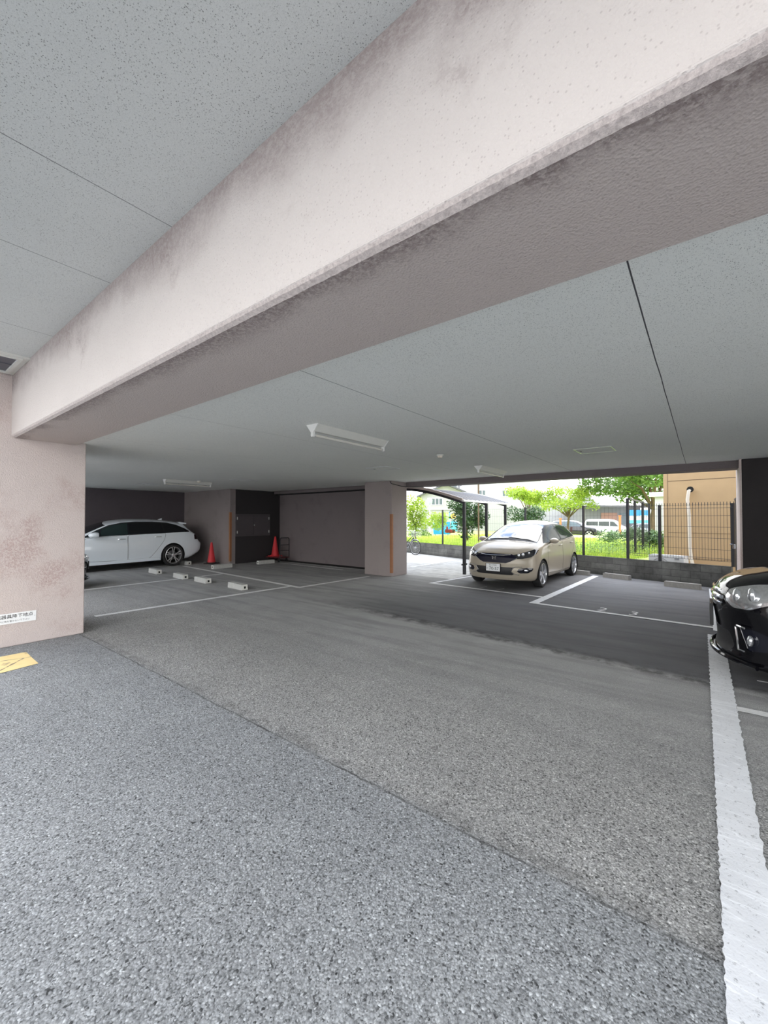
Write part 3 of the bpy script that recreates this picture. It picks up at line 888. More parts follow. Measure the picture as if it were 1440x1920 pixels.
P('fit_trim', (.008, .008, .009), .3, spec=.06); P('rim_alloy', (.72, .73, .75), .25, .75); P('disc_grey', (.18, .18, .19), .4, .8); P('plate_green', (.02, .06, .05), .6)
P('champagne_paint', (.44, .39, .31), .38, .12, var=.02, coat=.45); P('white_paint', (.83, .89, .94), .3, 0, var=.02, coat=1)
P('black_paint', (.004, .004, .0055), .08, 0, var=.02, coat=.2, ior=1.38)
P('car_glass', (.012, .014, .017), .02, 0, ior=1.7); P('screen_glass', (.02, .025, .03), .015, 0, ior=2.6)
P('tint_glass', (.006, .007, .009), .03, 0, ior=1.5)
P('gloss_black', (.008, .009, .016), .08, 0, ior=1.6); P('lamp_dark', (.03, .032, .036), .05, 0, coat=1); P('lamp_clear', (.66, .67, .68), .10, .75, var=.45, vscale=30, coat=1)
P('lamp_lens', (.85, .87, .9), .08, .9); P('lamp_red', (.45, .01, .015), .15, 0, coat=1); P('silver_paint', (.45, .47, .50), .3, .6, coat=1)
P('navy_black', (.008, .008, .022), .38, 0, spec=.25); P('fit_glass', (.03, .04, .032), .04, 0, ior=1.33, spec=.07); P('van_glass', (.05, .06, .065), .2); P('estate_glass', (.02, .035, .035), .03, 0, ior=1.4); P('lamp_maroon', (.03, .008, .01), .12, 0); P('dark_paint', (.012, .012, .02), .15, 0, coat=1); P('lamp_amber', (.6, .2, .02), .2)

FRONT = lambda c, n: n.x < -.10
REAR = lambda c, n: n.x > .15
def SIDE(sg): return lambda c, n: n.y*sg > .25
mir = lambda poly: [(-a, b) for a, b in poly][::-1]

# ---- beige hatchback --------------------------------------------------------
def hatchback():
    root = thing('hatchback_car', 'beige compact hatchback parked nose out in bay 22 under the rear opening', 'car', (-3.705, 8.775, 0), R(88.4))
    sp = dict(L=3.99,
        zt=[(0, .70), (.06, .80), (.30, .915), (.60, .985), (.90, 1.04), (1.35, 1.245), (1.80, 1.435), (2.05, 1.492), (2.45, 1.52), (2.9, 1.51), (3.35, 1.465), (3.60, 1.41), (3.80, 1.12), (3.92, .96), (3.99, .88)],
        zb=[(0, .20), (.3, .17), (3.5, .18), (3.99, .30)],
        zm=[(0, .45), (.5, .58), (2, .62), (3.5, .66), (3.99, .62)],
        zs=[(0, .62), (.06, .70), (.30, .82), (.75, .92), (1.2, .965), (2, .99), (3, 1.045), (3.5, 1.07), (3.8, .98), (3.99, .82)],
        zr=[(0, .67), (.06, .77), (.30, .885), (.60, .955), (.90, 1.0), (1.35, 1.17), (1.80, 1.345), (2.05, 1.39), (2.45, 1.42), (2.9, 1.41), (3.35, 1.365), (3.60, 1.31), (3.80, 1.08), (3.92, .94), (3.99, .86)],
        wr=[(0, .52), (.3, .60), (.9, .70), (1.35, .655), (1.8, .595), (2.3, .585), (3.3, .565), (3.6, .56), (3.85, .64), (3.99, .60)],
        hw=[(0, .70), (.05, .765), (.2, .82), (.6, .8475), (2, .8475), (3.4, .8475), (3.8, .80), (3.95, .74), (3.99, .70)],
        wb=[(0, .95), (1, .955), (3, .955), (3.99, .93)], rs=.05, rr=.10,
        front=dict(fade=.9, k=.34, p=2.6, prof=[(.15, .10), (.28, .03), (.42, 0), (.58, .035), (.72, .05), (.85, .12)]),
        rear=dict(fade=.7, k=.16, prof=[(.2, .06), (.5, 0), (.8, .05), (1.2, .10)]))
    b = CarBody(sp)
    up_ = lambda c, n: n.z > .12 and n.x < .3
    # windscreen and bonnet edge
    ws = [(-.665, .98), (-.60, 1.18), (-.545, 1.345), (-.52, 1.385), (-.3, 1.418), (0, 1.43), (.3, 1.418), (.52, 1.385), (.545, 1.345), (.60, 1.18), (.665, .98), (.4, 1.035), (0, 1.055), (-.4, 1.035)]
    sel = lambda c, n: .75 < c.x < 2.2 and n.x < -.05
    b.cut([(y*1.02, z + (.004 if z > 1.2 else -.012)) for y, z in ws], 'x', 'gap', sel)
    b.cut(ws, 'x', 'windscreen', sel)
    b.cut([(-.68, .965), (-.655, 1.01), (-.4, 1.07), (0, 1.092), (.4, 1.07), (.655, 1.01), (.68, .965), (.4, 1.02), (0, 1.04), (-.4, 1.02)], 'x', 'cowl', sel)
    b.cut([(-.50, 1.07), (-.47, 1.36), (.47, 1.36), (.50, 1.07)], 'x', 'rear_window', lambda c, n: c.x > 3.4 and n.x > .1)
    for sg in (1, -1):
        k = '#%d' % sg
        sd = lambda c, n, sg=sg: n.y*sg > .2 and c.z > .1
        frame = [(1.02, .985), (1.62, 1.30), (1.90, 1.395), (2.5, 1.43), (3.05, 1.41), (3.42, 1.345), (3.60, 1.215), (3.66, 1.105), (3.2, 1.065), (2.3, 1.015)]
        b.cut(frame, 'y', 'window_trim' + k, sd)
        b.cut([(1.10, 1.0), (1.40, 1.155), (1.43, 1.01)], 'y', 'side_window#a%d' % sg, sd)
        b.cut([(1.47, 1.012), (1.47, 1.19), (1.66, 1.295), (1.92, 1.375), (2.26, 1.398), (2.26, 1.03)], 'y', 'side_window#b%d' % sg, sd)
        b.cut([(2.36, 1.036), (2.36, 1.40), (3.03, 1.385), (3.30, 1.335), (3.30, 1.085)], 'y', 'side_window#c%d' % sg, sd)
        b.cut([(3.33, 1.09), (3.33, 1.325), (3.41, 1.30), (3.55, 1.20), (3.60, 1.115)], 'y', 'side_window#d%d' % sg, sd)
        fd = [(1.20, .28), (1.16, .60), (1.20, .975), (2.31, 1.01), (2.33, .25)]
        b.seam(smoothpoly(fd, .05), 'y', 'door#f%d' % sg, lambda c, n, sg=sg: n.y*sg > .2 and c.z < 1.03)
        rd = [(2.335, .25), (2.32, 1.01), (3.32, 1.05), (3.30, .80), (2.98, .50), (2.92, .26)]
        b.seam(smoothpoly(rd, .06), 'y', 'door#r%d' % sg, lambda c, n, sg=sg: n.y*sg > .2 and c.z < 1.07)
        m_ = (lambda q: q) if sg > 0 else mir
        lampf = lambda c, n, sg=sg: c.x < .85 and c.y*sg > .2 and c.z > .5
        hl = m_([(.335, .735), (.50, .775), (.66, .835), (.775, .89), (.81, .85), (.80, .775), (.74, .71), (.60, .675), (.42, .665)])
        b.cut(hl, 'x', 'headlamp' + k, lampf)
        fog = m_(smoothpoly([(.50, .405), (.545, .465), (.70, .485), (.785, .475), (.775, .42), (.70, .365), (.56, .36)], .02))
        b.cut(fog, 'x', 'fog_surround' + k, FRONT)
        tl_ = m_([(.56, .82), (.56, 1.10), (.80, 1.12), (.86, .98), (.80, .80)])
        b.cut(tl_, 'x', 'tail_lamp' + k, lambda c, n, sg=sg: c.x > 3.55 and c.y*sg > .3 and c.z > .7)
    bon = [(-.70, .86), (-.66, .985), (-.35, 1.03), (0, 1.045), (.35, 1.03), (.66, .985), (.70, .86)]
    gr = [(-.40, .755), (-.36, .772), (.36, .772), (.40, .755), (.50, .70), (.36, .605), (.27, .572), (-.27, .572), (-.36, .605), (-.50, .70)]
    b.cut(gr, 'x', 'grille', lambda c, n: c.x < .6 and n.x < -.05)
    li = [(-.44, .485), (.44, .485), (.40, .40), (.46, .345), (.40, .315), (-.40, .315), (-.46, .345), (-.40, .40)]
    b.cut(li, 'x', 'lower_grille', FRONT)
    b.cut([(.62, -.655), (.62, .655), (.86, .70), (.86, -.70)], 'z', 'body', lambda c, n: n.z > .5 and c.x < 1)
    for xw in (.82, 3.35): b.arch(xw, .305, .345)
    mats = dict(body='champagne_paint', door='champagne_paint', windscreen='screen_glass', rear_window='car_glass', window_trim='fit_trim', side_window='fit_glass', headlamp='lamp_dark', fog_surround='gloss_black', tail_lamp='lamp_red', grille='navy_black', lower_grille='black_plastic', cowl='fit_trim')
    o = b.build(root, mats)
    for kk in ('door#f1', 'door#r1', 'door#f-1', 'door#r-1'):
        sg = 1 if not kk.endswith('-1') else -1
        handle(o[kk], 2.12 if '#f' in kk else 3.10, sg*.828, .90 if '#f' in kk else .93, sg, 'champagne_paint')
    for sg in (1, -1):
        mirror(root, 1.36, sg*.80, 1.035, sg, 'champagne_paint', 1.05)
        for xw in (.82, 3.35): wheel(root, xw, sg*.745, .305, .185, 'five', sg)
        hp = o['headlamp#%d' % sg]
        for (yy, zz, xx, r_) in ((.52, .745, .165, .032), (.60, .762, .205, .034), (.70, .80, .29, .022)):
            e = MB(); bmesh.ops.create_uvsphere(e.bm, u_segments=14, v_segments=8, radius=r_, matrix=Matrix.Translation((xx, sg*yy, zz)))
            e.build('lamp_reflector', M('lamp_lens'), hp, smooth=True)
        fg = MB(); bmesh.ops.create_uvsphere(fg.bm, u_segments=14, v_segments=8, radius=.036, matrix=Matrix.Translation((.185, sg*.66, .425)) @ Matrix.Diagonal((.6, 1.5, .9, 1)))
        fg.build('fog_lamp', M('lamp_lens'), o['fog_surround#%d' % sg], smooth=True)
        # chrome hook beside the lower grille
        hk = MB(); hk.tube([(.10, sg*.62, .505), (.045, sg*.46, .50), (.035, sg*.40, .43), (.035, sg*.385, .395), (.06, sg*.45, .345), (.11, sg*.55, .325)], .008, 6)
        hk.build('bumper_trim', M('chrome'), root, smooth=True)
        gl = MB(); gl.tube([(.055, sg*.02, .568), (.065, sg*.27, .568), (.085, sg*.36, .60), (.125, sg*.50, .69)], .008, 6)
        gl.build('grille_bar', M('chrome'), o['grille'], smooth=True)
    gb = MB(); gb.tube([(.125, -.36, .752), (.07, -.2, .735), (.055, 0, .73), (.07, .2, .735), (.125, .36, .752)], .012, 8); gb.build('grille_bar', M('lamp_dark'), o['grille'], smooth=True)
    # badge on the grille: a wide upright letter in a rounded frame
    bd = MB(); xb = .035
    for sy in (-1, 1):
        bd.prism([(sy*.018, .708), (sy*.044, .708), (sy*.036, .652), (sy*.016, .652)], 'x', xb, xb+.012)
    bd.box((xb+.006, 0, .680), (.012, .045, .012))
    bd.tube([(xb+.008, .058, .712), (xb+.008, -.058, .712), (xb+.008, -.046, .645), (xb+.008, .046, .645)], .004, 6, closed=True)
    bd.build('badge', M('chrome'), o['grille'])
    plate(root, -.014, .0, .468, 0, 'なにわ501', '70-57', 'ひ')
    for pts in ([(.86, -.60, 1.035), (.95, -.2, 1.085), (1.0, .05, 1.105)], [(.86, .0, 1.065), (.93, .3, 1.075), (.965, .52, 1.055)]): MB().tube(pts, .009, 6).build('wiper', M('black_plastic'), root)
    return root

# ---- white estate car -------------------------------------------------------
def estate():
    root = thing('estate_car', 'white estate car parked along the dark left wall behind the pink pillar', 'car', (-14.74, 2.60, 0), R(90.3))
    root.scale = (1.005, 1, 1.06)
    sp = dict(L=4.93,
        zt=[(0, .62), (.08, .74), (.4, .86), (.9, .94), (1.20, .985), (1.65, 1.20), (2.05, 1.365), (2.4, 1.435), (2.8, 1.465), (3.3, 1.465), (3.9, 1.425), (4.32, 1.36), (4.55, 1.14), (4.76, 1.0), (4.93, .90)],
        zb=[(0, .20), (.4, .19), (4.3, .20), (4.93, .36)], zm=[(0, .45), (1, .60), (4, .66), (4.93, .66)],
        zs=[(0, .55), (.08, .66), (.4, .78), (1.0, .89), (1.5, .955), (2.5, .99), (4.0, 1.03), (4.5, 1.02), (4.8, .95), (4.93, .86)],
        zr=[(0, .6), (.08, .72), (.4, .83), (.9, .91), (1.20, .965), (1.65, 1.14), (2.05, 1.29), (2.4, 1.355), (2.8, 1.385), (3.3, 1.385), (3.9, 1.35), (4.32, 1.285), (4.55, 1.10), (4.8, .975), (4.93, .88)],
        wr=[(0, .55), (.4, .68), (1.2, .79), (1.65, .72), (2.1, .645), (2.8, .615), (3.9, .595), (4.32, .58), (4.6, .68), (4.93, .64)],
        hw=[(0, .76), (.06, .84), (.25, .90), (.8, .937), (3.6, .937), (4.2, .93), (4.7, .88), (4.88, .82), (4.93, .77)],
        wb=[(0, .95), (1, .955), (4, .95), (4.93, .93)], rs=.05, rr=.11,
        front=dict(fade=.9, k=.30, prof=[(.15, .06), (.4, 0), (.7, .05), (.85, .12)]),
        rear=dict(fade=.8, k=.14, prof=[(.3, .10), (.5, .01), (.66, 0), (.74, .07), (.85, .12), (1.2, .14)]))
    b = CarBody(sp)
    b.cut([(-.74, .97), (-.66, 1.14), (-.59, 1.28), (0, 1.38), (.59, 1.28), (.66, 1.14), (.74, .97), (0, 1.01)], 'x', 'windscreen', lambda c, n: 1.0 < c.x < 2.4 and n.x < -.05)
    b.cut([(-.55, 1.07), (-.50, 1.28), (.50, 1.28), (.55, 1.07)], 'x', 'rear_window', lambda c, n: c.x > 4.2 and n.x > .1)
    for sg in (1, -1):
        k = '#%d' % sg; m_ = (lambda q: q) if sg > 0 else mir
        sd = lambda c, n, sg=sg: n.y*sg > .2 and c.z > .1
        tr_ = [(1.30, .945), (1.72, 1.15), (2.05, 1.285), (2.4, 1.355), (2.8, 1.385), (3.3, 1.382), (3.75, 1.348), (4.05, 1.275), (4.28, 1.165), (4.42, 1.075), (4.40, 1.045), (3.0, 1.015), (2.0, .985)]
        b.cut(tr_, 'y', 'window_trim' + k, sd)
        g = lambda poly: shrink(poly, .011)
        b.cut(g([(1.36, .955), (1.72, 1.135), (1.80, 1.165), (1.72, .978)]), 'y', 'side_window#a%d' % sg, sd)
        b.cut(g([(1.74, .98), (1.84, 1.185), (2.06, 1.272), (2.4, 1.342), (2.56, 1.358), (2.50, 1.003)]), 'y', 'side_window#b%d' % sg, sd)
        b.cut(g([(2.52, 1.003), (2.58, 1.358), (2.8, 1.37), (3.3, 1.368), (3.58, 1.352), (3.56, 1.032)]), 'y', 'rear_side_window#c%d' % sg, sd)
        b.cut(g([(3.57, 1.032), (3.59, 1.352), (3.75, 1.333), (4.03, 1.262), (4.26, 1.155), (4.38, 1.08), (4.38, 1.055)]), 'y', 'rear_side_window#d%d' % sg, sd)
        low = lambda c, n, sg=sg: n.y*sg > .2 and c.z < 1.03
        b.seam(smoothpoly([(1.36, .30), (1.32, .6), (1.38, .935), (2.475, .998), (2.485, .27)], .05), 'y', 'door#f%d' % sg, low, .007)
        b.seam(smoothpoly([(2.495, .27), (2.485, .998), (3.62, 1.03), (3.56, .82), (3.26, .44), (3.10, .28)], .07), 'y', 'door#r%d' % sg, low, .007)
        b.cut(m_([(.40, .62), (.62, .68), (.82, .70), (.86, .62), (.70, .53), (.45, .54)]), 'x', 'headlamp' + k, lambda c, n, sg=sg: c.x < .9 and c.y*sg > .2)
        b.cut(m_([(.45, .80), (.47, .94), (.80, .96), (.96, .92), (.90, .80)]), 'x', 'tail_lamp' + k, lambda c, n, sg=sg: c.x > 4.58 and c.y*sg > .3)
    b.cut([(-.34, .72), (.34, .72), (.30, .40), (.22, .34), (-.22, .34), (-.30, .40)], 'x', 'grille', FRONT)
    for xw in (.92, 3.83): b.arch(xw, .335, .38)
    o = b.build(root, dict(body='white_paint', door='white_paint', windscreen='car_glass', rear_window='tint_glass', window_trim='gloss_black', side_window='estate_glass', rear_side_window='tint_glass', headlamp='lamp_clear', tail_lamp='lamp_maroon', grille='gloss_black'), parts={'rear_side_window#c1': 'side_window', 'rear_side_window#d1': 'side_window', 'rear_side_window#c-1': 'side_window', 'rear_side_window#d-1': 'side_window'})
    for kk in ('door#f1', 'door#r1', 'door#f-1', 'door#r-1'):
        sg = 1 if not kk.endswith('-1') else -1
        handle(o[kk], 2.32 if '#f' in kk else 3.36, sg*.915, .88 if '#f' in kk else .915, sg, 'chrome')
    for sg in (1, -1):
        mirror(root, 1.60, sg*.90, 1.02, sg, 'white_paint', 1.25, 1.45)
        for xw in (.92, 3.83): wheel(root, xw, sg*.845, .335, .245, 'ten', sg)
        sk = MB(); sk.prism([(1.32, .195), (1.34, .275), (3.36, .30), (3.43, .215)], 'y', sg*.915, sg*.95)
        sk.build('side_skirt', M('white_paint'), root)
    an = MB(); an.prism([(3.72, 1.44), (3.86, 1.415), (3.86, 1.49)], 'y', -.012, .012); an.build('aerial', M('white_paint'), root)
    spo = MB(); spo.prism([(4.24, 1.365), (4.44, 1.325), (4.43, 1.30), (4.24, 1.29)], 'y', -.56, .56); spo.build('spoiler', M('white_paint'), root)
    return root

# ---- black car on the right -------------------------------------------------
def black_car(loc, rz, label, group=None, detailed=True):
    root = thing('minivan_car', label, 'car', loc, rz, group)
    sp = dict(L=4.60,
        zt=[(0, .70), (.05, .79), (.30, .88), (.70, .95), (1.12, 1.0), (1.6, 1.22), (2.1, 1.40), (2.6, 1.47), (3.2, 1.47), (3.9, 1.40), (4.25, 1.18), (4.5, .98), (4.60, .9)],
        zb=[(0, .17), (.3, .16), (4.1, .18), (4.6, .3)], zm=[(0, .44), (.8, .56), (4, .64), (4.6, .6)],
        zs=[(0, .62), (.05, .69), (.30, .775), (.8, .85), (1.3, .90), (3, .96), (4.2, .98), (4.6, .85)],
        zr=[(0, .67), (.05, .765), (.30, .85), (.70, .92), (1.12, .965), (1.6, 1.15), (2.1, 1.31), (2.6, 1.375), (3.2, 1.37), (3.9, 1.30), (4.25, 1.12), (4.5, .95), (4.6, .88)],
        wr=[(0, .52), (.3, .62), (1.12, .70), (1.6, .64), (2.1, .58), (3, .57), (3.9, .55), (4.3, .62), (4.6, .6)],
        hw=[(0, .72), (.05, .79), (.22, .85), (.7, .875), (3.6, .875), (4.3, .84), (4.55, .76), (4.6, .72)],
        wb=[(0, .95), (1, .955), (4.6, .94)], rs=.07, rr=.10,
        front=dict(fade=1.0, k=.40, p=2.3, prof=[(.14, .09), (.20, .015), (.30, .035), (.45, .02), (.58, .0), (.72, .015), (.80, .07), (.9, .13)]),
        rear=dict(fade=.7, k=.18, prof=[(.3, .05), (.55, 0), (.9, .08)]))
    b = CarBody(sp)
    b.cut([(-.66, .985), (-.56, 1.32), (0, 1.42), (.56, 1.32), (.66, .985), (0, 1.02)], 'x', 'windscreen', lambda c, n: 1.0 < c.x < 2.5 and n.x < -.05)
    for sg in (1, -1):
        k = '#%d' % sg; m_ = (lambda q: q) if sg > 0 else mir
        sd = lambda c, n, sg=sg: n.y*sg > .2 and c.z > .1
        b.cut([(1.35, .93), (1.75, 1.17), (2.15, 1.30), (2.7, 1.36), (3.3, 1.35), (3.8, 1.28), (4.05, 1.10), (4.1, 1.0)], 'y', 'side_window' + k, sd)
        b.seam(smoothpoly([(1.30, .3), (1.28, .6), (1.36, .89), (2.45, .93), (2.47, .26)], .05), 'y', 'door#f%d' % sg, lambda c, n, sg=sg: n.y*sg > .2 and c.z < .96)
        b.seam(smoothpoly([(2.48, .26), (2.46, .93), (3.55, .96), (3.5, .75), (3.15, .45), (3.1, .28)], .06), 'y', 'door#r%d' % sg, lambda c, n, sg=sg: n.y*sg > .2 and c.z < .98)
        fl_ = lambda c, n, sg=sg: c.x < .95 and c.y*sg > .2 and c.z > .4
        b.cut(m_(smoothpoly([(.445, .735), (.60, .795), (.76, .825), (.83, .80), (.84, .70), (.72, .615), (.56, .60), (.45, .645)], .03)), 'x', 'headlamp' + k, fl_)
        b.cut(m_(smoothpoly([(.60, .45), (.72, .47), (.80, .45), (.79, .33), (.66, .30)], .02)), 'x', 'fog_surround' + k, lambda c, n: n.x < .1 and c.x < .8)
    b.cut(smoothpoly([(-.40, .735), (.40, .735), (.43, .66), (.36, .575), (-.36, .575), (-.43, .66)], .03), 'x', 'grille', FRONT)
    b.cut(smoothpoly([(-.46, .40), (.46, .40), (.52, .30), (.44, .235), (-.44, .235), (-.52, .30)], .03), 'x', 'lower_grille', FRONT)
    for xw in (.90, 3.55): b.arch(xw, .315, .35)
    o = b.build(root, dict(body='black_paint', door='black_paint', windscreen='car_glass', side_window='tint_glass', headlamp='lamp_clear', fog_surround='gloss_black', grille='gloss_black', lower_grille='black_plastic'))
    for kk in ('door#f1', 'door#r1', 'door#f-1', 'door#r-1'):
        sg = 1 if not kk.endswith('-1') else -1
        handle(o[kk], 2.26 if '#f' in kk else 3.30, sg*.862, .83 if '#f' in kk else .86, sg, 'black_paint')
    for sg in (1, -1):
        mirror(root, 1.62, sg*.835, .985, sg, 'black_paint', 1.15)
        for xw in (.90, 3.55): wheel(root, xw, sg*.775, .315, .2, 'five', sg)
        hp = o['headlamp#%d' % sg]
        for (yy, zz, xx, r_) in ((.54, .69, .175, .058), (.70, .725, .27, .052)):
            e = MB(); bmesh.ops.create_uvsphere(e.bm, u_segments=18, v_segments=10, radius=r_, matrix=Matrix.Translation((xx, sg*yy, zz)) @ Matrix.Diagonal((.6, 1, 1, 1)))
            e.build('lamp_reflector', M('lamp_lens'), hp, smooth=True)
        br = MB(); br.tube([(.16, sg*.585, .46), (.165, sg*.62, .475), (.215, sg*.71, .475)], .008, 6).tube([(.16, sg*.585, .46), (.175, sg*.63, .30), (.22, sg*.69, .295)], .008, 6)
        br.build('fog_trim', M('chrome'), o['fog_surround#%d' % sg], smooth=True)
        fg = MB(); bmesh.ops.create_uvsphere(fg.bm, u_segments=14, v_segments=8, radius=.042, matrix=Matrix.Translation((.255, sg*.71, .385)) @ Matrix.Diagonal((.6, 1, 1, 1)))
        fg.build('fog_lamp', M('lamp_lens'), o['fog_surround#%d' % sg], smooth=True)
    for zz, xx in ((.70, .025), (.655, .012), (.61, .012)):
        gb = MB(); pts = [(xx + .40*(abs(t)/.875)**2.3 - .012, t, zz) for t in [-.38+.76*i/16 for i in range(17)]]
        gb.tube(pts, .016 if zz > .65 else .010, 8); gb.build('grille_bar', M('chrome'), o['grille'], smooth=True)
    lip = MB(); pts = [(.0 + .40*(abs(t)/.875)**2.3 - .012, t, .205) for t in [-.78+1.56*i/40 for i in range(41)]]
    lip.tube(pts, .020, 8); lip.build('front_lip', M('black_paint'), root, smooth=True)
    pl = MB(); pl.box((-.018, 0, .475), (.012, .33, .165), bev=.003); pl_ = pl.build('license_plate', M('pale_grey'), root)
    MB().box((-.012, 0, .475), (.03, .35, .185), bev=.004).build('plate_frame', M('black_plastic'), pl_)
    for pts in ([(1.10, -.60, .995), (1.20, -.2, 1.05), (1.26, .05, 1.075)], [(1.1, .0, 1.02), (1.18, .3, 1.035), (1.22, .52, 1.02)]): MB().tube(pts, .009, 6).build('wiper', M('black_plastic'), root)
    for ch in (root.children_recursive if detailed else ()):
        if ch.type == 'MESH' and not ch.name.startswith(('tyre', 'rim', 'brake_disc', 'wheel_back')):
            for v in ch.data.vertices:
                if v.co.z > .2: v.co.z = .2 + (v.co.z - .2)*1.24
            ch.data.update()
    return root

# ---- simple far cars --------------------------------------------------------
def far_car(kind, name, loc, rz, label, paint):
    root = thing(name, label, 'car', loc, rz, None)
    if kind == 'van':
        L, W, H, wx, r = 4.7, .85, 1.95, (.75, 3.35), .33
        zt = [(0, .9), (.15, 1.05), (.5, 1.2), (1.15, 1.80), (1.6, 1.92), (2.6, 1.95), (4.3, 1.93), (4.6, 1.75), (4.7, 1.4)]
        win = [(.78, 1.05), (1.28, 1.62), (1.5, 1.66), (4.35, 1.66), (4.42, 1.15)]; splits = (1.75, 3.0); scr = [(-.68, 1.15), (-.62, 1.66), (.62, 1.66), (.68, 1.15)]
    else:
        L, W, H, wx, r = 4.4, .86, 1.5, (.85, 3.5), .33
        zt = [(0, .66), (.1, .8), (.6, .93), (1.1, 1.0), (1.9, 1.40), (2.4, 1.49), (3.2, 1.48), (3.9, 1.38), (4.25, 1.0), (4.4, .9)]
        win = [(1.35, .98), (1.95, 1.30), (2.4, 1.38), (3.3, 1.37), (3.85, 1.27), (4.0, 1.03)]; splits = (2.45, 3.35); scr = [(-.66, 1.0), (-.56, 1.33), (.56, 1.33), (.66, 1.0)]
    ztf = pchip(zt); xs = [i*L/24 for i in range(25)]
    sp = dict(L=L, zt=zt, zb=[(0, .22), (L, .25)], zm=[(0, .5), (L, .6)],
        zs=[(x, min(ztf(x)*.93, .95 if kind != 'van' else 1.0)) for x in xs], zr=[(x, ztf(x)*.945) for x in xs],
        wr=[(0, .55), (1.0, .70), (1.9, .60 if kind != 'van' else .74), (L-.6, .58 if kind != 'van' else .74), (L, .6)],
        hw=[(0, W*.84), (.2, W*.95), (.7, W), (L-.6, W), (L, W*.86)], wb=[(0, .95), (L, .95)],
        front=dict(fade=.8, k=.25, prof=[(.2, .05), (.5, 0), (1, .08)]), rear=dict(fade=.5, k=.12, prof=[(.3, .04), (.6, 0), (1.6, .05)]))
    b = CarBody(sp, 46, 8)
    b.cut(scr, 'x', 'windscreen', lambda c, n: .5 < c.x < 2.6 and n.x < -.1)
    for sg in (1, -1):
        b.cut(win, 'y', 'side_window#%d' % sg, lambda c, n, sg=sg: n.y*sg > .2)
        for i, q in enumerate(splits): b.cut([(q-.03, .9), (q-.03, 1.7), (q+.03, 1.7), (q+.03, .9)], 'y', 'pillar_strip#%d%d' % (sg, i), lambda c, n, sg=sg: n.y*sg > .2 and pip(c.x, c.z, win))
        m_ = (lambda q: q) if sg > 0 else mir
        b.cut(m_([(.45, .62), (.5, .78), (.75, .82), (.78, .68)]), 'x', 'headlamp#%d' % sg, lambda c, n, sg=sg: c.x < .7 and c.y*sg > .2)
    for x in wx: b.arch(x, r, r+.04)
    o = b.build(root, dict(body=paint, windscreen='win_glass', side_window='van_glass' if kind == 'van' else 'win_glass', pillar_strip=paint, headlamp='lamp_clear'))
    for sg in (1, -1):
        for x in wx: wheel(root, x, sg*(W-.1), r, .19, 'five', sg)
        mirror(root, 1.45, sg*(W-.05), 1.03, sg, paint, 1.0)
    return root
# ------------------------------------------------------------------ place cars
hatchback()
estate()
black_car((.085, 5.75, 0), 0, 'glossy black car nosing in from the right edge over the white line')
black_car((-11.50, 3.33, 0), R(-90), 'black car almost wholly hidden behind the pink pillar', None, False)
far_car('van', 'white_van', (-7.2, 57.5, -.42), R(180), 'white van driving far beyond the park bushes', 'white_paint')
far_car('car', 'dark_car', (-6.6, 38.4, -.06), R(180), 'dark hatchback far behind the slim park tree', 'dark_paint')
far_car('car', 'silver_car', (-1.2, 43.5, -.3), R(160), 'pale car far off under the blue banner', 'silver_paint')

# ------------------------------------------------------------------ garden wall and fence
U = Vector((.945, -.327)); NN = Vector((.327, .945)); P0 = Vector((-2.4, 12.75)); ANG = math.atan2(-.327, .945)
def G_(s, t): q = P0 + U*s + NN*t; return (q.x, q.y)
WT = .49
q = G_(-7.5, .075)
w = MB(); w.box((0, 0, WT/2 - .1), (21.1, .15, WT + .2)); w.box((0, .0, WT + .004), (21.1, .155, .008))
struct(w.build('wall_garden', M('concrete_block'), loc=(q[0], q[1], 0), rz=ANG))
def post(m, s, t, z0, z1, w_=.05): x, y = G_(s, t); m.box((x, y, (z0+z1)/2), (w_, w_, z1-z0), rz=ANG)
def panel(m, s0, s1, t, z0, z1, dx, dz, r=.0028):
    n = int((s1-s0)/dx)
    for i in range(n+1):
        s_ = s0 + (s1-s0)*i/n; x, y = G_(s_, t); m.tube([(x, y, z0), (x, y, z1)], r, 4, cap=False)
    k = int(round((z1-z0)/dz))
    for i in range(k+1):
        z = z0 + (z1-z0)*i/k; a = G_(s0, t); b_ = G_(s1, t)
        m.tube([(a[0], a[1], z), (b_[0], b_[1], z)], r, 4, cap=False)
fx = thing('mesh_fence', 'black wire mesh fence on the garden wall before the beige building', 'fence', (*G_(2, .08), WT))
fx2 = thing('mesh_fence', 'long thin wire mesh fence on the garden wall before the park', 'fence', (*G_(-4, .08), WT))
def child_build(m, name, mat, root):
    o = m.build(name, M(mat), root); o.matrix_parent_inverse = Matrix.Translation(root.location).inverted(); return o
m = MB(); panel(m, .92, 3.10, .08, .60, 1.88, .058, .26, .0034)
# V-fold rows at top and foot of the panel
for z in (1.80, .66):
    a = G_(.92, .05); b_ = G_(3.10, .05); m.tube([(a[0], a[1], z), (b_[0], b_[1], z)], .0042, 4, cap=False)
for i in range(38):
    x, y = G_(.92 + 2.18*i/37, .08); m.tube([(x, y, 1.86), (x, y, 1.935)], .006, 4)
child_build(m, 'mesh_panel', 'black_metal', fx)
m = MB(); post(m, 1.63, .085, WT+.01, 1.90, .055); child_build(m, 'fence_post', 'black_metal', fx)
m = MB(); post(m, 3.08, .085, WT+.01, 1.90, .055); child_build(m, 'fence_post', 'black_metal', fx)
for s0, s1 in ((-13.5, -10.6), (-10.6, -6.5), (-6.5, -2.38), (-2.38, -.36), (-.36, .88)):
    m = MB(); panel(m, s0, s1, .08, .60, 1.90, .10, .26, .0020); child_build(m, 'mesh_panel', 'black_metal', fx2)
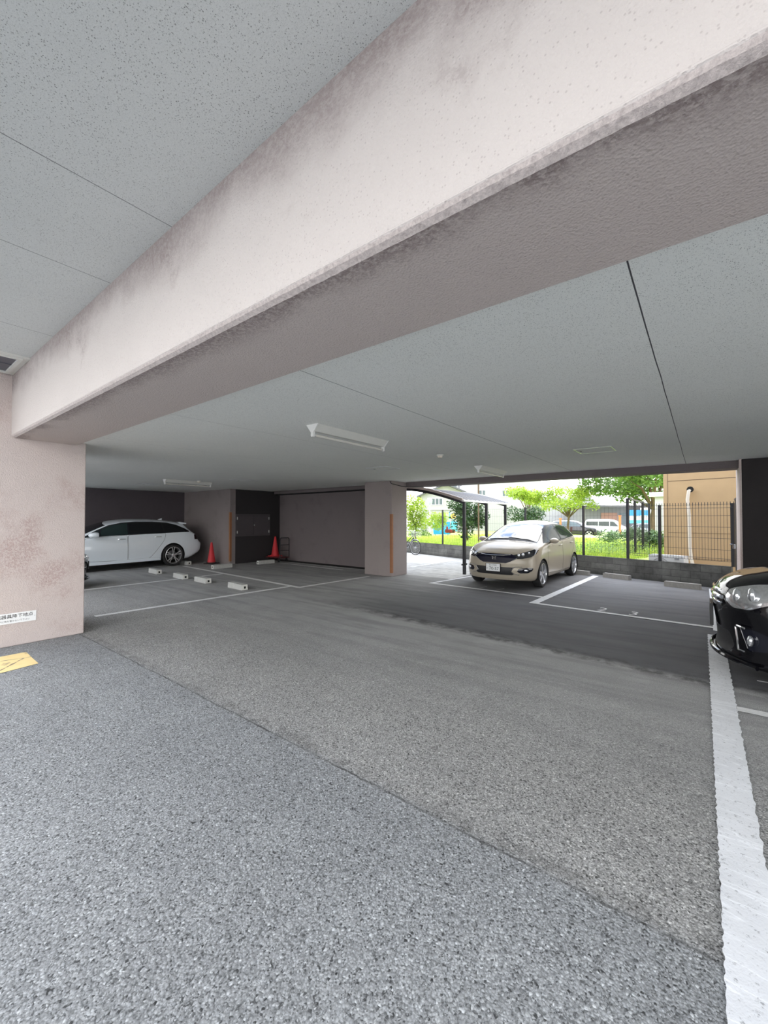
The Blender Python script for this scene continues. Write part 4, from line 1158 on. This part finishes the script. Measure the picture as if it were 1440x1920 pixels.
for s in (-10.6, -6.5, -2.38, -.365):
    m = MB(); post(m, s, .085, WT+.01, 1.93, .05); child_build(m, 'fence_post', 'black_metal', fx2)
# taller boundary fence running away from the wall
bf = thing('boundary_fence', 'tall black fence with top rail running back between park and beige building', 'fence', (-1.55, 12.56, WT))
for (x, y) in ((-1.555, 12.55), (-1.545, 13.98), (-1.50, 15.5), (-1.47, 17.2)):
    m = MB(); m.box((x, y, (WT + 2.10)/2), (.065, .065, 2.10-WT)); child_build(m, 'fence_post', 'black_metal', bf)
m = MB(); m.box((-1.52, 15.0, 2.085), (.05, 5.0, .04)); child_build(m, 'top_rail', 'black_metal', bf)
m = MB()
for i in range(50):
    y = 12.6 + i*.1; m.tube([(-1.55 + .08*i/50, y, .6), (-1.55 + .08*i/50, y, 2.07)], .002, 4, cap=False)
for z in (.7, 1.0, 1.3, 1.6, 1.9): m.tube([(-1.55, 12.6, z), (-1.47, 17.5, z)], .002, 4, cap=False)
child_build(m, 'mesh_panel', 'black_metal', bf)
# black gate leaf at the right end
gx, gy = G_(3.12, .02)
gt = thing('gate_leaf', 'black panel gate with bright lever at the right end of the garden wall', 'gate', (gx, gy, .35))
m = MB(); m.box((.035, -.62, .80), (.04, 1.25, 1.62), bev=.004).box((.035, -.62, 1.62), (.06, 1.27, .04)); m.build('gate_panel', M('black_metal'), gt)
m = MB(); m.box((-.02, -.35, .62), (.05, .05, .10)).tube([(-.04, -.35, .66), (-.08, -.35, .66), (-.085, -.20, .64)], .010, 8); m.build('gate_lever', M('chrome'), gt)

# park ground, sloping down away from the wall
def sheet(name, pts, mat, **kw):
    m = MB(); m.poly(pts); return m.build(name, M(mat), **kw)
pg = MB(); rnd = random.Random(4)
nu, nv = 60, 26; grid = []
for j in range(nv+1):
    t = .14 + 46*(j/nv)**1.7
    row = []
    for i in range(nu+1):
        s_ = -30 + 33.3*i/nu if t > 1.2 else -16 + 16.9*i/nu
        s_ = -16 - 26*(j/nv) + (16.88 + 26*(j/nv) + (6*(j/nv)))*i/nu
        x, y = G_(s_, t); z = WT - .03 - .55*min(1, max(0, (t-8)/30)) + rnd.uniform(-.015, .015)*(t > .5)
        row.append(pg.bm.verts.new((x, y, z)))
    grid.append(row)
for j in range(nv):
    for i in range(nu): pg.bm.faces.new((grid[j][i], grid[j][i+1], grid[j+1][i+1], grid[j+1][i]))
struct(pg.build('ground_park', M('grass_ground'), smooth=True))
x, y = G_(4.0, 3.0)
struct(MB().box((0, 0, -.03), (6.2, 5.9, .16)).build('ground_plot', M('gravel'), loc=(x, y, 0), rz=ANG))
struct(sheet('ground_far', [(-90, 20, -.62), (60, 20, -.62), (60, 120, -.62), (-90, 120, -.62)], 'pale_grey'))

# grass blades near the wall
def blades(name, n, smin, smax, tmin, tmax, h, mat, seed, label):
    rnd = random.Random(seed); m = MB()
    for _ in range(n):
        t = tmin + (tmax-tmin)*rnd.random()**1.6; x, y = G_(rnd.uniform(smin, smax), t)
        hh = h*rnd.uniform(.5, 1.4); a = rnd.uniform(0, 2*PI); w_ = .010 + .004*t
        lx, ly = rnd.gauss(0, .3)*hh, rnd.gauss(0, .3)*hh; z = WT-.04 - .55*min(1, max(0, (t-8)/30))
        dx, dy = math.cos(a)*w_, math.sin(a)*w_
        v = [m.bm.verts.new(p) for p in ((x-dx, y-dy, z), (x+dx, y+dy, z), (x+lx, y+ly, z+hh))]
        m.bm.faces.new(v)
    o = m.build(name, M(mat), recalc=False); o['kind'] = 'stuff'; o['label'] = label; o['category'] = 'grass'; return o
blades('grass', 26000, -12, .85, .30, 9, .16, 'grass_blade', 11, 'bright green grass growing in the park behind the garden wall')

# foliage -------------------------------------------------------------------
def leaves(m, blobs, n, size, rnd):
    tot = sum(b[3]*b[4]*b[5] for b in blobs)
    for b_ in blobs:
        cx, cy, cz, rx, ry, rz_ = b_
        for _ in range(int(n*rx*ry*rz_/tot)):
            while True:
                p = Vector((rnd.uniform(-1, 1), rnd.uniform(-1, 1), rnd.uniform(-1, 1)))
                if .25 < p.length < 1: break
            c = Vector((cx+p.x*rx, cy+p.y*ry, cz+p.z*rz_))
            d = Vector((rnd.gauss(0, 1), rnd.gauss(0, 1), rnd.gauss(0, .6))).normalized(); e = d.cross(Vector((rnd.gauss(0, .5), rnd.gauss(0, .5), 1))).normalized()
            s_ = size*rnd.uniform(.6, 1.3)
            v = [m.bm.verts.new(q) for q in (c-d*s_, c+e*s_*.42, c+d*s_, c-e*s_*.42)]
            m.bm.faces.new(v)
def plant(name, label, cat, base, blobs, n, size, mat, trunk=None, seed=1, group=None):
    rnd = random.Random(seed); t = thing(name, label, cat, base, 0, group)
    m = MB(); leaves(m, blobs, n, size, rnd); m.build('crown' if trunk else 'foliage', M(mat), t, recalc=False)
    if trunk:
        r, h = trunk[0], trunk[1]; tb = MB()
        pts = [(0, 0, -.1)] + [(rnd.gauss(0, .03), rnd.gauss(0, .03), h*i/5) for i in range(1, 6)]
        tb.tube(pts, [r*1.25, r*1.05, r, r*.9, r*.8, r*.7], 8)
        for b_ in blobs[:9]:
            tb.tube([pts[-2], ((pts[-1][0]+b_[0])/2, (pts[-1][1]+b_[1])/2, (h+b_[2])/2 + .1), (b_[0], b_[1], b_[2])], [r*.5, r*.35, r*.15], 6)
        tb.build('trunk', M('bark'), t, smooth=True)
    return t
def cluster(n, R_, zc, H_, r0, r1, seed, flat=.7):
    rnd = random.Random(seed); o = []
    for _ in range(n):
        a = rnd.uniform(0, 2*PI); q_ = R_*math.sqrt(rnd.random()); r_ = rnd.uniform(r0, r1)
        o.append((q_*math.cos(a), q_*math.sin(a), zc + rnd.uniform(-H_, H_)*(1-.4*q_/R_), r_, r_, r_*flat))
    return o
gz = WT-.04
plant('park_tree', 'slim yellow green tree with thin trunk behind the beige hatchback', 'tree', (-6.2, 25.6, gz-.35), cluster(20, 1.55, 2.55, .75, .35, .6, 2), 4200, .085, 'leaf_lime', (.075, 1.9), 2, 'trees in the park')
plant('park_tree', 'pale lime tree rising behind the dark rounded shrub', 'tree', (-8.7, 26.1, gz-.35), cluster(16, 1.05, 2.85, .6, .3, .55, 3), 3200, .085, 'leaf_lime', (.06, 1.9), 3, 'trees in the park')
plant('park_tree', 'large dark green tree spreading beside the beige building', 'tree', (-1.9, 24.5, gz-.3), [(a-1.0, b, c, d, e, f) for a, b, c, d, e, f in cluster(46, 3.0, 3.7, 1.15, .45, .85, 4, .55)], 9500, .12, 'leaf_mid', (.16, 2.3), 4, 'trees in the park')
plant('garden_shrub', 'dark rounded shrub behind the fence above the beige hatchback', 'shrub', (-6.75, 20.1, gz-.25), cluster(16, .85, 1.25, .62, .32, .5, 5, .8), 3600, .07, 'leaf_dark', None, 5)
plant('garden_tree', 'dense dark glossy small tree behind the shelter post', 'tree', (-8.45, 17.1, gz), cluster(26, .72, 1.25, .85, .26, .42, 6, .9), 4200, .075, 'leaf_dark', (.05, .9), 6)
plant('garden_tree', 'yellow green leafy tree beside the middle rear pillar', 'tree', (-10.85, 16.45, gz), cluster(18, .42, 1.35, .95, .22, .36, 7, 1), 2600, .07, 'leaf_lime', (.04, .8), 7)
plant('garden_shrub', 'light green bush in front of the far white house', 'shrub', (-12.6, 21.1, gz-.1), cluster(14, .70, 1.05, .45, .28, .45, 8, .8), 1900, .075, 'leaf_lime', None, 8)
plant('garden_shrub', 'low green bush left of the blue play panels', 'shrub', (-12.9, 20.0, gz-.1), cluster(8, .6, .3, .16, .2, .34, 9, .8), 900, .06, 'leaf_mid', None, 9)
rnd = random.Random(21)
LB = ['low greyish bush before the white van, left of three', 'low greyish bush before the white van, middle of three', 'low bush before the orange pole, right of three']
for i, s_ in enumerate((-.15, .55, 1.15)):
    x, y = G_(s_ - .9*0 - 1.2, 4.2 + .3*i)
    plant('park_bush', LB[i], 'bush', (x, y, gz), cluster(14, .62, .42, .22, .2, .36, 30+i, .8), 1600, .055, 'leaf_grey' if i < 2 else 'leaf_mid', None, 30+i, 'bushes behind the garden wall')
wd = MB(); rr_ = random.Random(9)
for _ in range(900):           # tall leafy weeds
    t = rr_.uniform(.3, 3.4); s_ = rr_.uniform(-1.9, .8); x, y = G_(s_, t); h = rr_.uniform(.10, .38)
    for k in range(5):
        a = rr_.uniform(0, 2*PI); zz = gz + h*(k+1)/5; d = Vector((math.cos(a), math.sin(a), .5))*.05; e = Vector((-math.sin(a), math.cos(a), 0))*.016
        c = Vector((x, y, zz)); v = [wd.bm.verts.new(q_) for q_ in (c, c+d*.5+e, c+d, c+d*.5-e)]; wd.bm.faces.new(v)
o = wd.build('weeds', M('leaf_mid'), recalc=False); o['kind'] = 'stuff'; o['label'] = 'leafy green weeds growing behind the garden wall'; o['category'] = 'weeds'

# ------------------------------------------------------------------ beige building with pipe and AC unit
x, y = G_(1.34, 1.0)
bb = thing('beige_building', 'tan rendered building behind the mesh fence on the right', 'building', (x, y, .05), ANG + R(6))
MB().box((3.0, 1.5, 2.0), (6.0, 3.0, 4.0)).build('building_wall', M('beige_wall'), bb)
gv = MB(); gv.box((3.0, -.001, 2.50), (5.8, .006, .012)).box((.10, -.001, 2.0), (.010, .006, 4.0)).box((3.0, -.001, 1.14), (5.8, .006, .008)).box((3.0, -.001, .49), (5.8, .006, .008)); gv.build('wall_groove', M('bark'), bb)
x, y = G_(1.95, .97)
pp = thing('aircon_pipe', 'cream duct pipe rising from the air conditioner to a wall hole', 'pipe', (x, y, .05), ANG + R(6))
MB().tube([(.02, .06, 2.24), (-.0, -.055, 2.22), (-.03, -.06, 2.0), (.0, -.055, 1.6), (.01, -.055, .8), (.03, -.06, .5), (.09, -.12, .30)], .038, 12).build('pipe_cover', M('pipe_cream'), pp, smooth=True)
MB().lathe([(0, 0), (.075, 0), (.075, .01), (0, .01)], 20, Matrix.Translation((.02, -.02, 2.25)) @ Matrix.Rotation(R(90), 4, 'X')).build('wall_hole', M('dark_gap'), pp)
x, y = G_(1.62, .55)
ac = thing('air_conditioner', 'white outdoor air conditioner unit behind the garden wall', 'air conditioner', (x, y, .05), ANG)
MB().box((0, 0, .30), (.80, .28, .56), bev=.015).build('casing', M('ac_white'), ac)
mm = MB()
for rr2 in (.20, .15, .10, .05): mm.tube([(-.12 + rr2*math.cos(2*PI*i/24), -.146, .30 + rr2*math.sin(2*PI*i/24)) for i in range(24)], .006, 5, closed=True)
mm.build('fan_grille', M('mid_grey'), ac)
MB().box((.25, -.145, .50), (.10, .006, .04)).build('badge_plate', M('mid_grey'), ac)
for sx in (-.28, .28): MB().box((sx, 0, .012), (.08, .34, .024)).build('foot', M('mid_grey'), ac)
wb_ = thing('white_outbuilding', 'small white flat roofed block just left of the beige building', 'building', (-1.05, 19.6, .2), R(-15))
MB().box((.55, .5, 1.12), (2.0, 1.0, 2.3)).build('building_wall', M('pale_grey'), wb_)
MB().box((.55, .5, 2.33), (2.3, 1.3, .18)).build('roof_cap', M('white_wall'), wb_)

# ------------------------------------------------------------------ bicycle shelter
sh = thing('bicycle_shelter', 'black framed bicycle shelter with curved ribbed roof behind the middle pillar', 'shelter', (-5.26, 10.45, 0))
def archz(d): return 2.03 + .46*math.sin(min(1, d/2.2)*PI*.5)
ys = (0, 1.5, 3.05)
for i, yy in enumerate(ys):
    p_ = MB().box((0, yy, 1.0), (.075, .085, 2.06), bev=.008).build('post', M('black_metal'), sh)
    am = MB(); pts = [(-d, yy, archz(d) - .02) for d in [2.3*k/14 for k in range(15)]]
    for a, b_ in zip(pts[:-1], pts[1:]):
        d_ = Vector(b_) - Vector(a); am.box(((a[0]+b_[0])/2, yy, (a[2]+b_[2])/2), (d_.length*1.05, .06, .085), rot=Matrix.Rotation(-math.atan2(d_.z, d_.x), 3, 'Y'))
    am.build('arched_arm', M('black_metal'), sh)
MB().box((0, 0, .28), (.05, .26, .04)).build('post_bracket', M('black_metal'), sh)
def strip(m, y0, y1, zo, th, d0=0, d1=2.3, n=16):
    for k in range(n):
        a = d0 + (d1-d0)*k/n; b_ = d0 + (d1-d0)*(k+1)/n
        v = [m.bm.verts.new(q_) for q_ in ((-a, y0, archz(a)+zo), (-a, y1, archz(a)+zo), (-b_, y1, archz(b_)+zo), (-b_, y0, archz(b_)+zo), (-a, y0, archz(a)+zo+th), (-a, y1, archz(a)+zo+th), (-b_, y1, archz(b_)+zo+th), (-b_, y0, archz(b_)+zo+th))]
        for f in ((0, 1, 2, 3), (7, 6, 5, 4), (0, 4, 5, 1), (3, 2, 6, 7), (0, 3, 7, 4), (1, 5, 6, 2)): m.bm.faces.new([v[i] for i in f])
m = MB(); strip(m, -.05, 3.5, .045, .012); m.build('roof_panel', M('shelter_roof'), sh)
m = MB(); strip(m, -.12, -.05, .015, .075); m.build('roof_trim', M('shelter_trim'), sh)
m = MB(); strip(m, 3.5, 3.56, .015, .075); m.box((.02, 1.72, 2.06), (.06, 3.7, .05)); m.build('eave_gutter', M('white_metal'), sh)
for k in range(12):
    y0 = .2 + k*.285; m = MB(); strip(m, y0, y0+.03, .055, .02); m.build('roof_rib', M('mid_grey'), sh)
up_ = MB().tube([(0, 0, 0), (0, 0, 5.5)], .035, 8).build('utility_pole', M('bark'), None, smooth=True, loc=(-7.37, 15.95, .40))
tag(up_, 'thin brown pole standing in the park behind the bicycle shelter', 'pole')

# bicycle leaning by the wall --------------------------------------------------
bk = thing('bicycle', 'black city bicycle at the garden wall, half behind the middle pillar', 'bicycle', (-9.72, 14.72, 0), ANG + PI + R(8))
# local +x points to the rear, front wheel hub at the origin
def cyc(cx):
    t = MB(); t.tube([(cx + .315*math.cos(2*PI*i/40), 0, .33 + .315*math.sin(2*PI*i/40)) for i in range(40)], .019, 8, closed=True)
    o = t.build('tyre', M('rubber'), bk, smooth=True)
    r_ = MB(); r_.tube([(cx + .293*math.cos(2*PI*i/40), 0, .33 + .293*math.sin(2*PI*i/40)) for i in range(40)], .008, 6, closed=True); r_.build('rim', M('alu'), o, smooth=True)
    s_ = MB()
    for i in range(28):
        a = 2*PI*i/28; s_.tube([(cx, .025*(-1)**i, .33), (cx + .29*math.cos(a), 0, .33 + .29*math.sin(a))], .0015, 3, cap=False)
    s_.tube([(cx, -.05, .33), (cx, .05, .33)], .022, 10); s_.build('spokes', M('alu'), o)
cyc(0); cyc(1.08)
f = MB()
for a, b_, r_ in (((.0, .05, .33), (.10, .045, .70), .012), ((.0, -.05, .33), (.10, -.045, .70), .012), ((.10, 0, .68), (.17, 0, .95), .018), ((.13, 0, .72), (.52, 0, .30), .018), ((.15, 0, .82), (.60, 0, .46), .016), ((.52, 0, .30), (.72, 0, .80), .016), ((.52, .04, .30), (1.08, .05, .33), .010), ((.52, -.04, .30), (1.08, -.05, .33), .010), ((.70, .04, .72), (1.08, .05, .33), .009), ((.70, -.04, .72), (1.08, -.05, .33), .009)):
    f.tube([a, b_], r_, 8)
f.build('frame', M('black_metal'), bk, smooth=True)
MB().tube([(.42, .28, 1.02), (.24, .25, 1.05), (.15, .08, 1.02), (.17, 0, .97), (.15, -.08, 1.02), (.24, -.25, 1.05), (.42, -.28, 1.02)], .012, 8).build('handlebar', M('alu'), bk, smooth=True)
sd_ = MB(); sd_.prism([(.60, -.03), (.60, .03), (.72, .09), (.84, .09), (.84, -.09), (.72, -.09)], 'z', .82, .87); sd_.build('saddle', M('black_plastic'), bk)
ba = MB()
for z in (.78, .84, .90, .96, 1.0): ba.tube([(-.20, -.17, z), (.10, -.17, z), (.10, .17, z), (-.20, .17, z)], .004, 5, closed=True)
for i in range(7):
    for yy in (-.17, .17): ba.tube([(-.20 + .05*i, yy, .78), (-.20 + .05*i, yy, 1.0)], .003, 4)
ba.build('basket', M('alu'), bk)
ms = MB(); ms.tube([(.345*math.cos(a), 0, .33 + .345*math.sin(a)) for a in [.2 + 1.9*i/12 for i in range(13)]], .018, 6).tube([(1.08 + .345*math.cos(a), 0, .33 + .345*math.sin(a)) for a in [.4 + 2.2*i/12 for i in range(13)]], .018, 6); ms.build('mudguard', M('alu'), bk, smooth=True)
MB().tube([(.52, -.10, .30), (.52, .10, .30)], .03, 10).box((.52, .12, .14), (.09, .09, .02)).box((.52, .10, .22), (.02, .012, .18)).box((.52, -.10, .38), (.02, .012, .18)).box((.52, -.12, .46), (.09, .09, .02)).build('pedals', M('mid_grey'), bk)

# ------------------------------------------------------------------ play panels
pl = thing('play_panel', 'blue play panels with pale arcs and an orange disc in the park', 'play equipment', (-13.05, 22.8, gz-.1), R(32))
m = MB(); m.box((0, 0, .62), (1.05, .06, .80), bev=.02); p1_ = m.build('blue_panel', M('blue_play'), pl)
a_ = MB()
for r_ in (.25, .42, .62): a_.tube([(.5 - r_*math.cos(t), -.034, .26 + r_*math.sin(t)) for t in [.1 + 1.4*i/12 for i in range(13)]], .02, 6)
a_.build('arc_stripe', M('cyan_play'), p1_)
MB().box((.78, .02, .74), (.42, .06, .62), bev=.02).build('blue_panel', M('cyan_play'), pl)
MB().lathe([(0, -.02), (.17, -.02), (.17, .02), (0, .02)], 24, Matrix.Translation((.72, -.03, 1.38)) @ Matrix.Rotation(R(90), 4, 'X')).build('orange_disc', M('orange_disc'), pl)
MB().box((.50, .02, 1.42), (.05, .05, .5)).build('upright', M('cyan_play'), pl)
MB().box((.72, .03, 1.1), (.05, .05, .7)).build('upright', M('cyan_play'), pl)
for sx in (-.4, .4, .95): MB().box((sx, .05, .12), (.05, .05, .3)).build('leg', M('mid_grey'), pl)
rb = thing('rocking_seat', 'dark red spring rocker beside the blue play panels', 'play equipment', (-12.15, 22.25, gz-.1), R(20))
MB().box((0, 0, .46), (.62, .22, .22), bev=.06).box((-.18, 0, .64), (.10, .16, .2), bev=.03).build('rocker_body', M('dark_red'), rb)
MB().tube([(.07*math.cos(i*.7), .07*math.sin(i*.7), .0 + .36*i/40) for i in range(41)], .012, 6).build('spring', M('mid_grey'), rb)

# ------------------------------------------------------------------ far houses and street things
def windows(root, spots, w_, h_, yv=-.02, panes=2):
    for (x, z) in spots:
        f = MB(); f.box((x, yv, z + h_/2), (w_+.14, .06, .07)).box((x, yv, z - h_/2), (w_+.14, .06, .07))
        for k in range(panes+1): f.box((x - w_/2 + w_*k/panes, yv, z), (.07, .06, h_))
        fo = f.build('window', M('white_wall'), root)
        MB().box((x, yv + .01, z), (w_, .03, h_)).build('pane', M('win_glass'), fo)
FA = math.atan2(.613, .79)
h1 = thing('far_house', 'pale house with wide four pane window seen under the shelter roof', 'house', (-20.6, 32.1, -.2), FA - R(6))
MB().prism([(0, 0), (4.6, 0), (4.6, 3.9), (2.3, 4.9), (0, 3.9)], 'y', 0, 6).build('house_wall', M('far_wall'), h1)
r_ = MB(); r_.prism([(-.35, 3.72), (2.3, 4.9), (4.95, 3.72), (4.95, 3.86), (2.3, 5.06), (-.35, 3.86)], 'y', -.5, 6.4); r_.build('roof', M('roof_grey'), h1)
windows(h1, [(1.35, 3.35)], 1.35, .62, -.03, 4)
MB().box((2.3, -.05, 2.62), (4.6, .12, .06)).build('ledge', M('pale_grey'), h1)
MB().box((1.0, -.4, 1.0), (1.0, .5, 1.4)).build('porch', M('far_wall'), h1)
h2 = thing('far_apartment', 'grey white block with balconies above the shelter roof', 'building', (-31.5, 55.0, -.4), FA)
MB().box((3.6, 3, 4.2), (7.2, 6, 8.4)).build('building_wall', M('far_wall_grey'), h2)
for z in (3.2, 5.7): MB().box((4.4, -.5, z), (3.6, 1.0, .12)).box((4.4, -.98, z + .45), (3.6, .05, .8)).build('balcony', M('pale_grey'), h2)
windows(h2, [(4.4, 4.3), (4.4, 6.8), (1.6, 6.6)], 1.6, 1.1)
MB().box((3.6, -.1, 7.3), (7.4, .2, .2)).build('cornice', M('roof_grey'), h2)
h3 = thing('far_white_building', 'big overexposed white building with small grey windows above the shelter', 'building', (-21.2, 44.3, -.4), FA)
MB().box((4.0, 4, 3.0), (8.0, 8, 6.8)).build('building_wall', M('far_wall'), h3)
windows(h3, [(1.1, 4.95), (3.85, 4.95), (6.6, 4.95)], .8, .75)
h4 = thing('low_shop', 'low pale shed with brown shutter behind the white van', 'building', (-13.6, 65.5, -.6), FA)
MB().box((4.0, 3, 1.9), (8.4, 6, 3.8)).build('building_wall', M('far_wall_grey'), h4)
MB().box((4.0, -.2, 3.9), (9, 6.6, .25)).build('roof', M('roof_grey'), h4)
P('shutter_brown', (.38, .22, .17), .7)
MB().box((3.6, -.03, 2.1), (2.4, .06, 1.9)).build('shutter', M('shutter_brown'), h4)
MB().box((6.0, -.03, 2.2), (1.6, .06, 1.7)).build('door_glass', M('win_glass'), h4)
h5 = thing('rooftop_frame_building', 'distant white building with grey steel frame on its roof', 'building', (-20.5, 70.0, -.6), FA)
MB().box((5, 4, 2.9), (10, 8, 5.8)).build('building_wall', M('far_wall'), h5)
fm = MB()
for sx in (1.5, 4.5, 7.5):
    for sy in (.5, 4): fm.tube([(sx, sy, 5.8), (sx, sy, 8.2)], .06, 6)
for sy in (.5, 4):
    for z in (7.0, 8.2): fm.tube([(1.5, sy, z), (7.5, sy, z)], .05, 6)
fm.build('steel_frame', M('pale_grey'), h5)
bn = thing('shop_banner', 'blue and white banner beyond the tall boundary fence', 'banner', (-5.6, 46.4, -.4), FA - R(8))
MB().box((.9, 0, 2.55), (1.9, .05, .55)).build('blue_cloth', M('banner_blue'), bn)
MB().box((.9, 0, 2.05), (1.9, .05, .42)).build('white_cloth', M('white_wall'), bn)
MB().box((.9, 0, 1.68), (1.9, .05, .32)).build('pale_blue_cloth', M('cyan_play'), bn)
for sx in (-.08, 1.88): MB().tube([(sx, 0, -.2), (sx, 0, 2.9)], .04, 8).build('banner_pole', M('pale_grey'), bn)
for (x, y, lb, z1) in ((-5.06, 36.6, 'orange post standing right of the white van', 1.75), (-9.26, 35.8, 'orange post standing behind the slim park tree', 1.55)):
    o = MB().tube([(0, 0, 0), (0, 0, z1+.3)], .085, 10).tube([(0, 0, z1+.3), (0, 0, z1+.38)], .11, 10).build('street_post', M('orange'), None, smooth=True, loc=(x, y, -.3))
    tag(o, lb, 'post', 'orange posts along the street')
sl = thing('park_lamp', 'white park lamp post with pale green shade before the far house', 'lamp', (-15.9, 26.0, gz-.25))
MB().tube([(0, 0, 0), (0, 0, 2.5)], [.06, .045], 10).build('lamp_post', M('white_metal'), sl, smooth=True)
P('pale_green', (.45, .72, .62), .4)
MB().lathe([(.07, 2.4), (.20, 2.55), (.22, 2.75), (.10, 2.85), (0, 2.87)], 18).build('lamp_shade', M('pale_green'), sl, smooth=True)
# conduit on the middle pillar
cd = MB().tube([(-6.62, 8.80, 2.56), (-6.575, 8.79, 2.50), (-6.56, 9.2, 2.46), (-6.50, 9.49, 2.44), (-6.0, 9.47, 2.44)], .010, 6).build('cable', M('black_plastic'), None, smooth=True)
tag(cd, 'thin black cable around the top of the middle rear pillar', 'cable')

# ------------------------------------------------------------------ world, sun, camera
wd_ = bpy.data.worlds.new('World'); S.world = wd_; wd_.use_nodes = True
nt = wd_.node_tree; nt.nodes.clear(); g = N(nt)
out = nt.nodes.new('ShaderNodeOutputWorld'); bgn = nt.nodes.new('ShaderNodeBackground'); nt.links.new(bgn.outputs[0], out.inputs[0])
gen = g.n('ShaderNodeTexCoord').outputs['Generated']
z = g.sep(gen)[2]
cl = g.noise(g.mapping(gen, (1.2, 1.2, 2.6)), 3.2, 3, .6)
cloud = g.ramp(cl, [(.36, 0), (.50, 1)])
blue = g.mix(g.smooth(z, .25, .8), (.62, .78, 1.0), (.22, .46, .95))
skyc = g.mix(cloud, blue, (1.12, 1.12, 1.12))
skyc = g.mix(g.math('SUBTRACT', 1.0, g.smooth(z, .18, .45)), skyc, (1.0, .995, .98))
g.l(skyc, bgn.inputs[0]); bgn.inputs[1].default_value = SKY * 1.04
cam = bpy.data.cameras.new('camera'); co = bpy.data.objects.new('camera', cam); COL.objects.link(co)
cam.sensor_fit = 'VERTICAL'; cam.sensor_height = 36; cam.lens = 36*768/1920; cam.clip_end = 300; cam.clip_start = .05
co.location = (0, 0, 1.55); co.rotation_euler = (R(90 + .97), 0, R(37.8))
S.camera = co
S.view_settings.view_transform = 'Standard'; S.view_settings.look = 'None'; S.view_settings.exposure = EXPO; S.view_settings.gamma = 1.0
S.cycles.max_bounces = 7; S.cycles.diffuse_bounces = 5; S.cycles.glossy_bounces = 3; S.cycles.transmission_bounces = 3; S.cycles.use_adaptive_sampling = True; S.cycles.adaptive_threshold = .08; S.cycles.adaptive_min_samples = 16; S.cycles.use_light_tree = False; S.cycles.use_denoising = True
wd_.cycles.sampling_method = 'MANUAL'; wd_.cycles.sample_map_resolution = 256
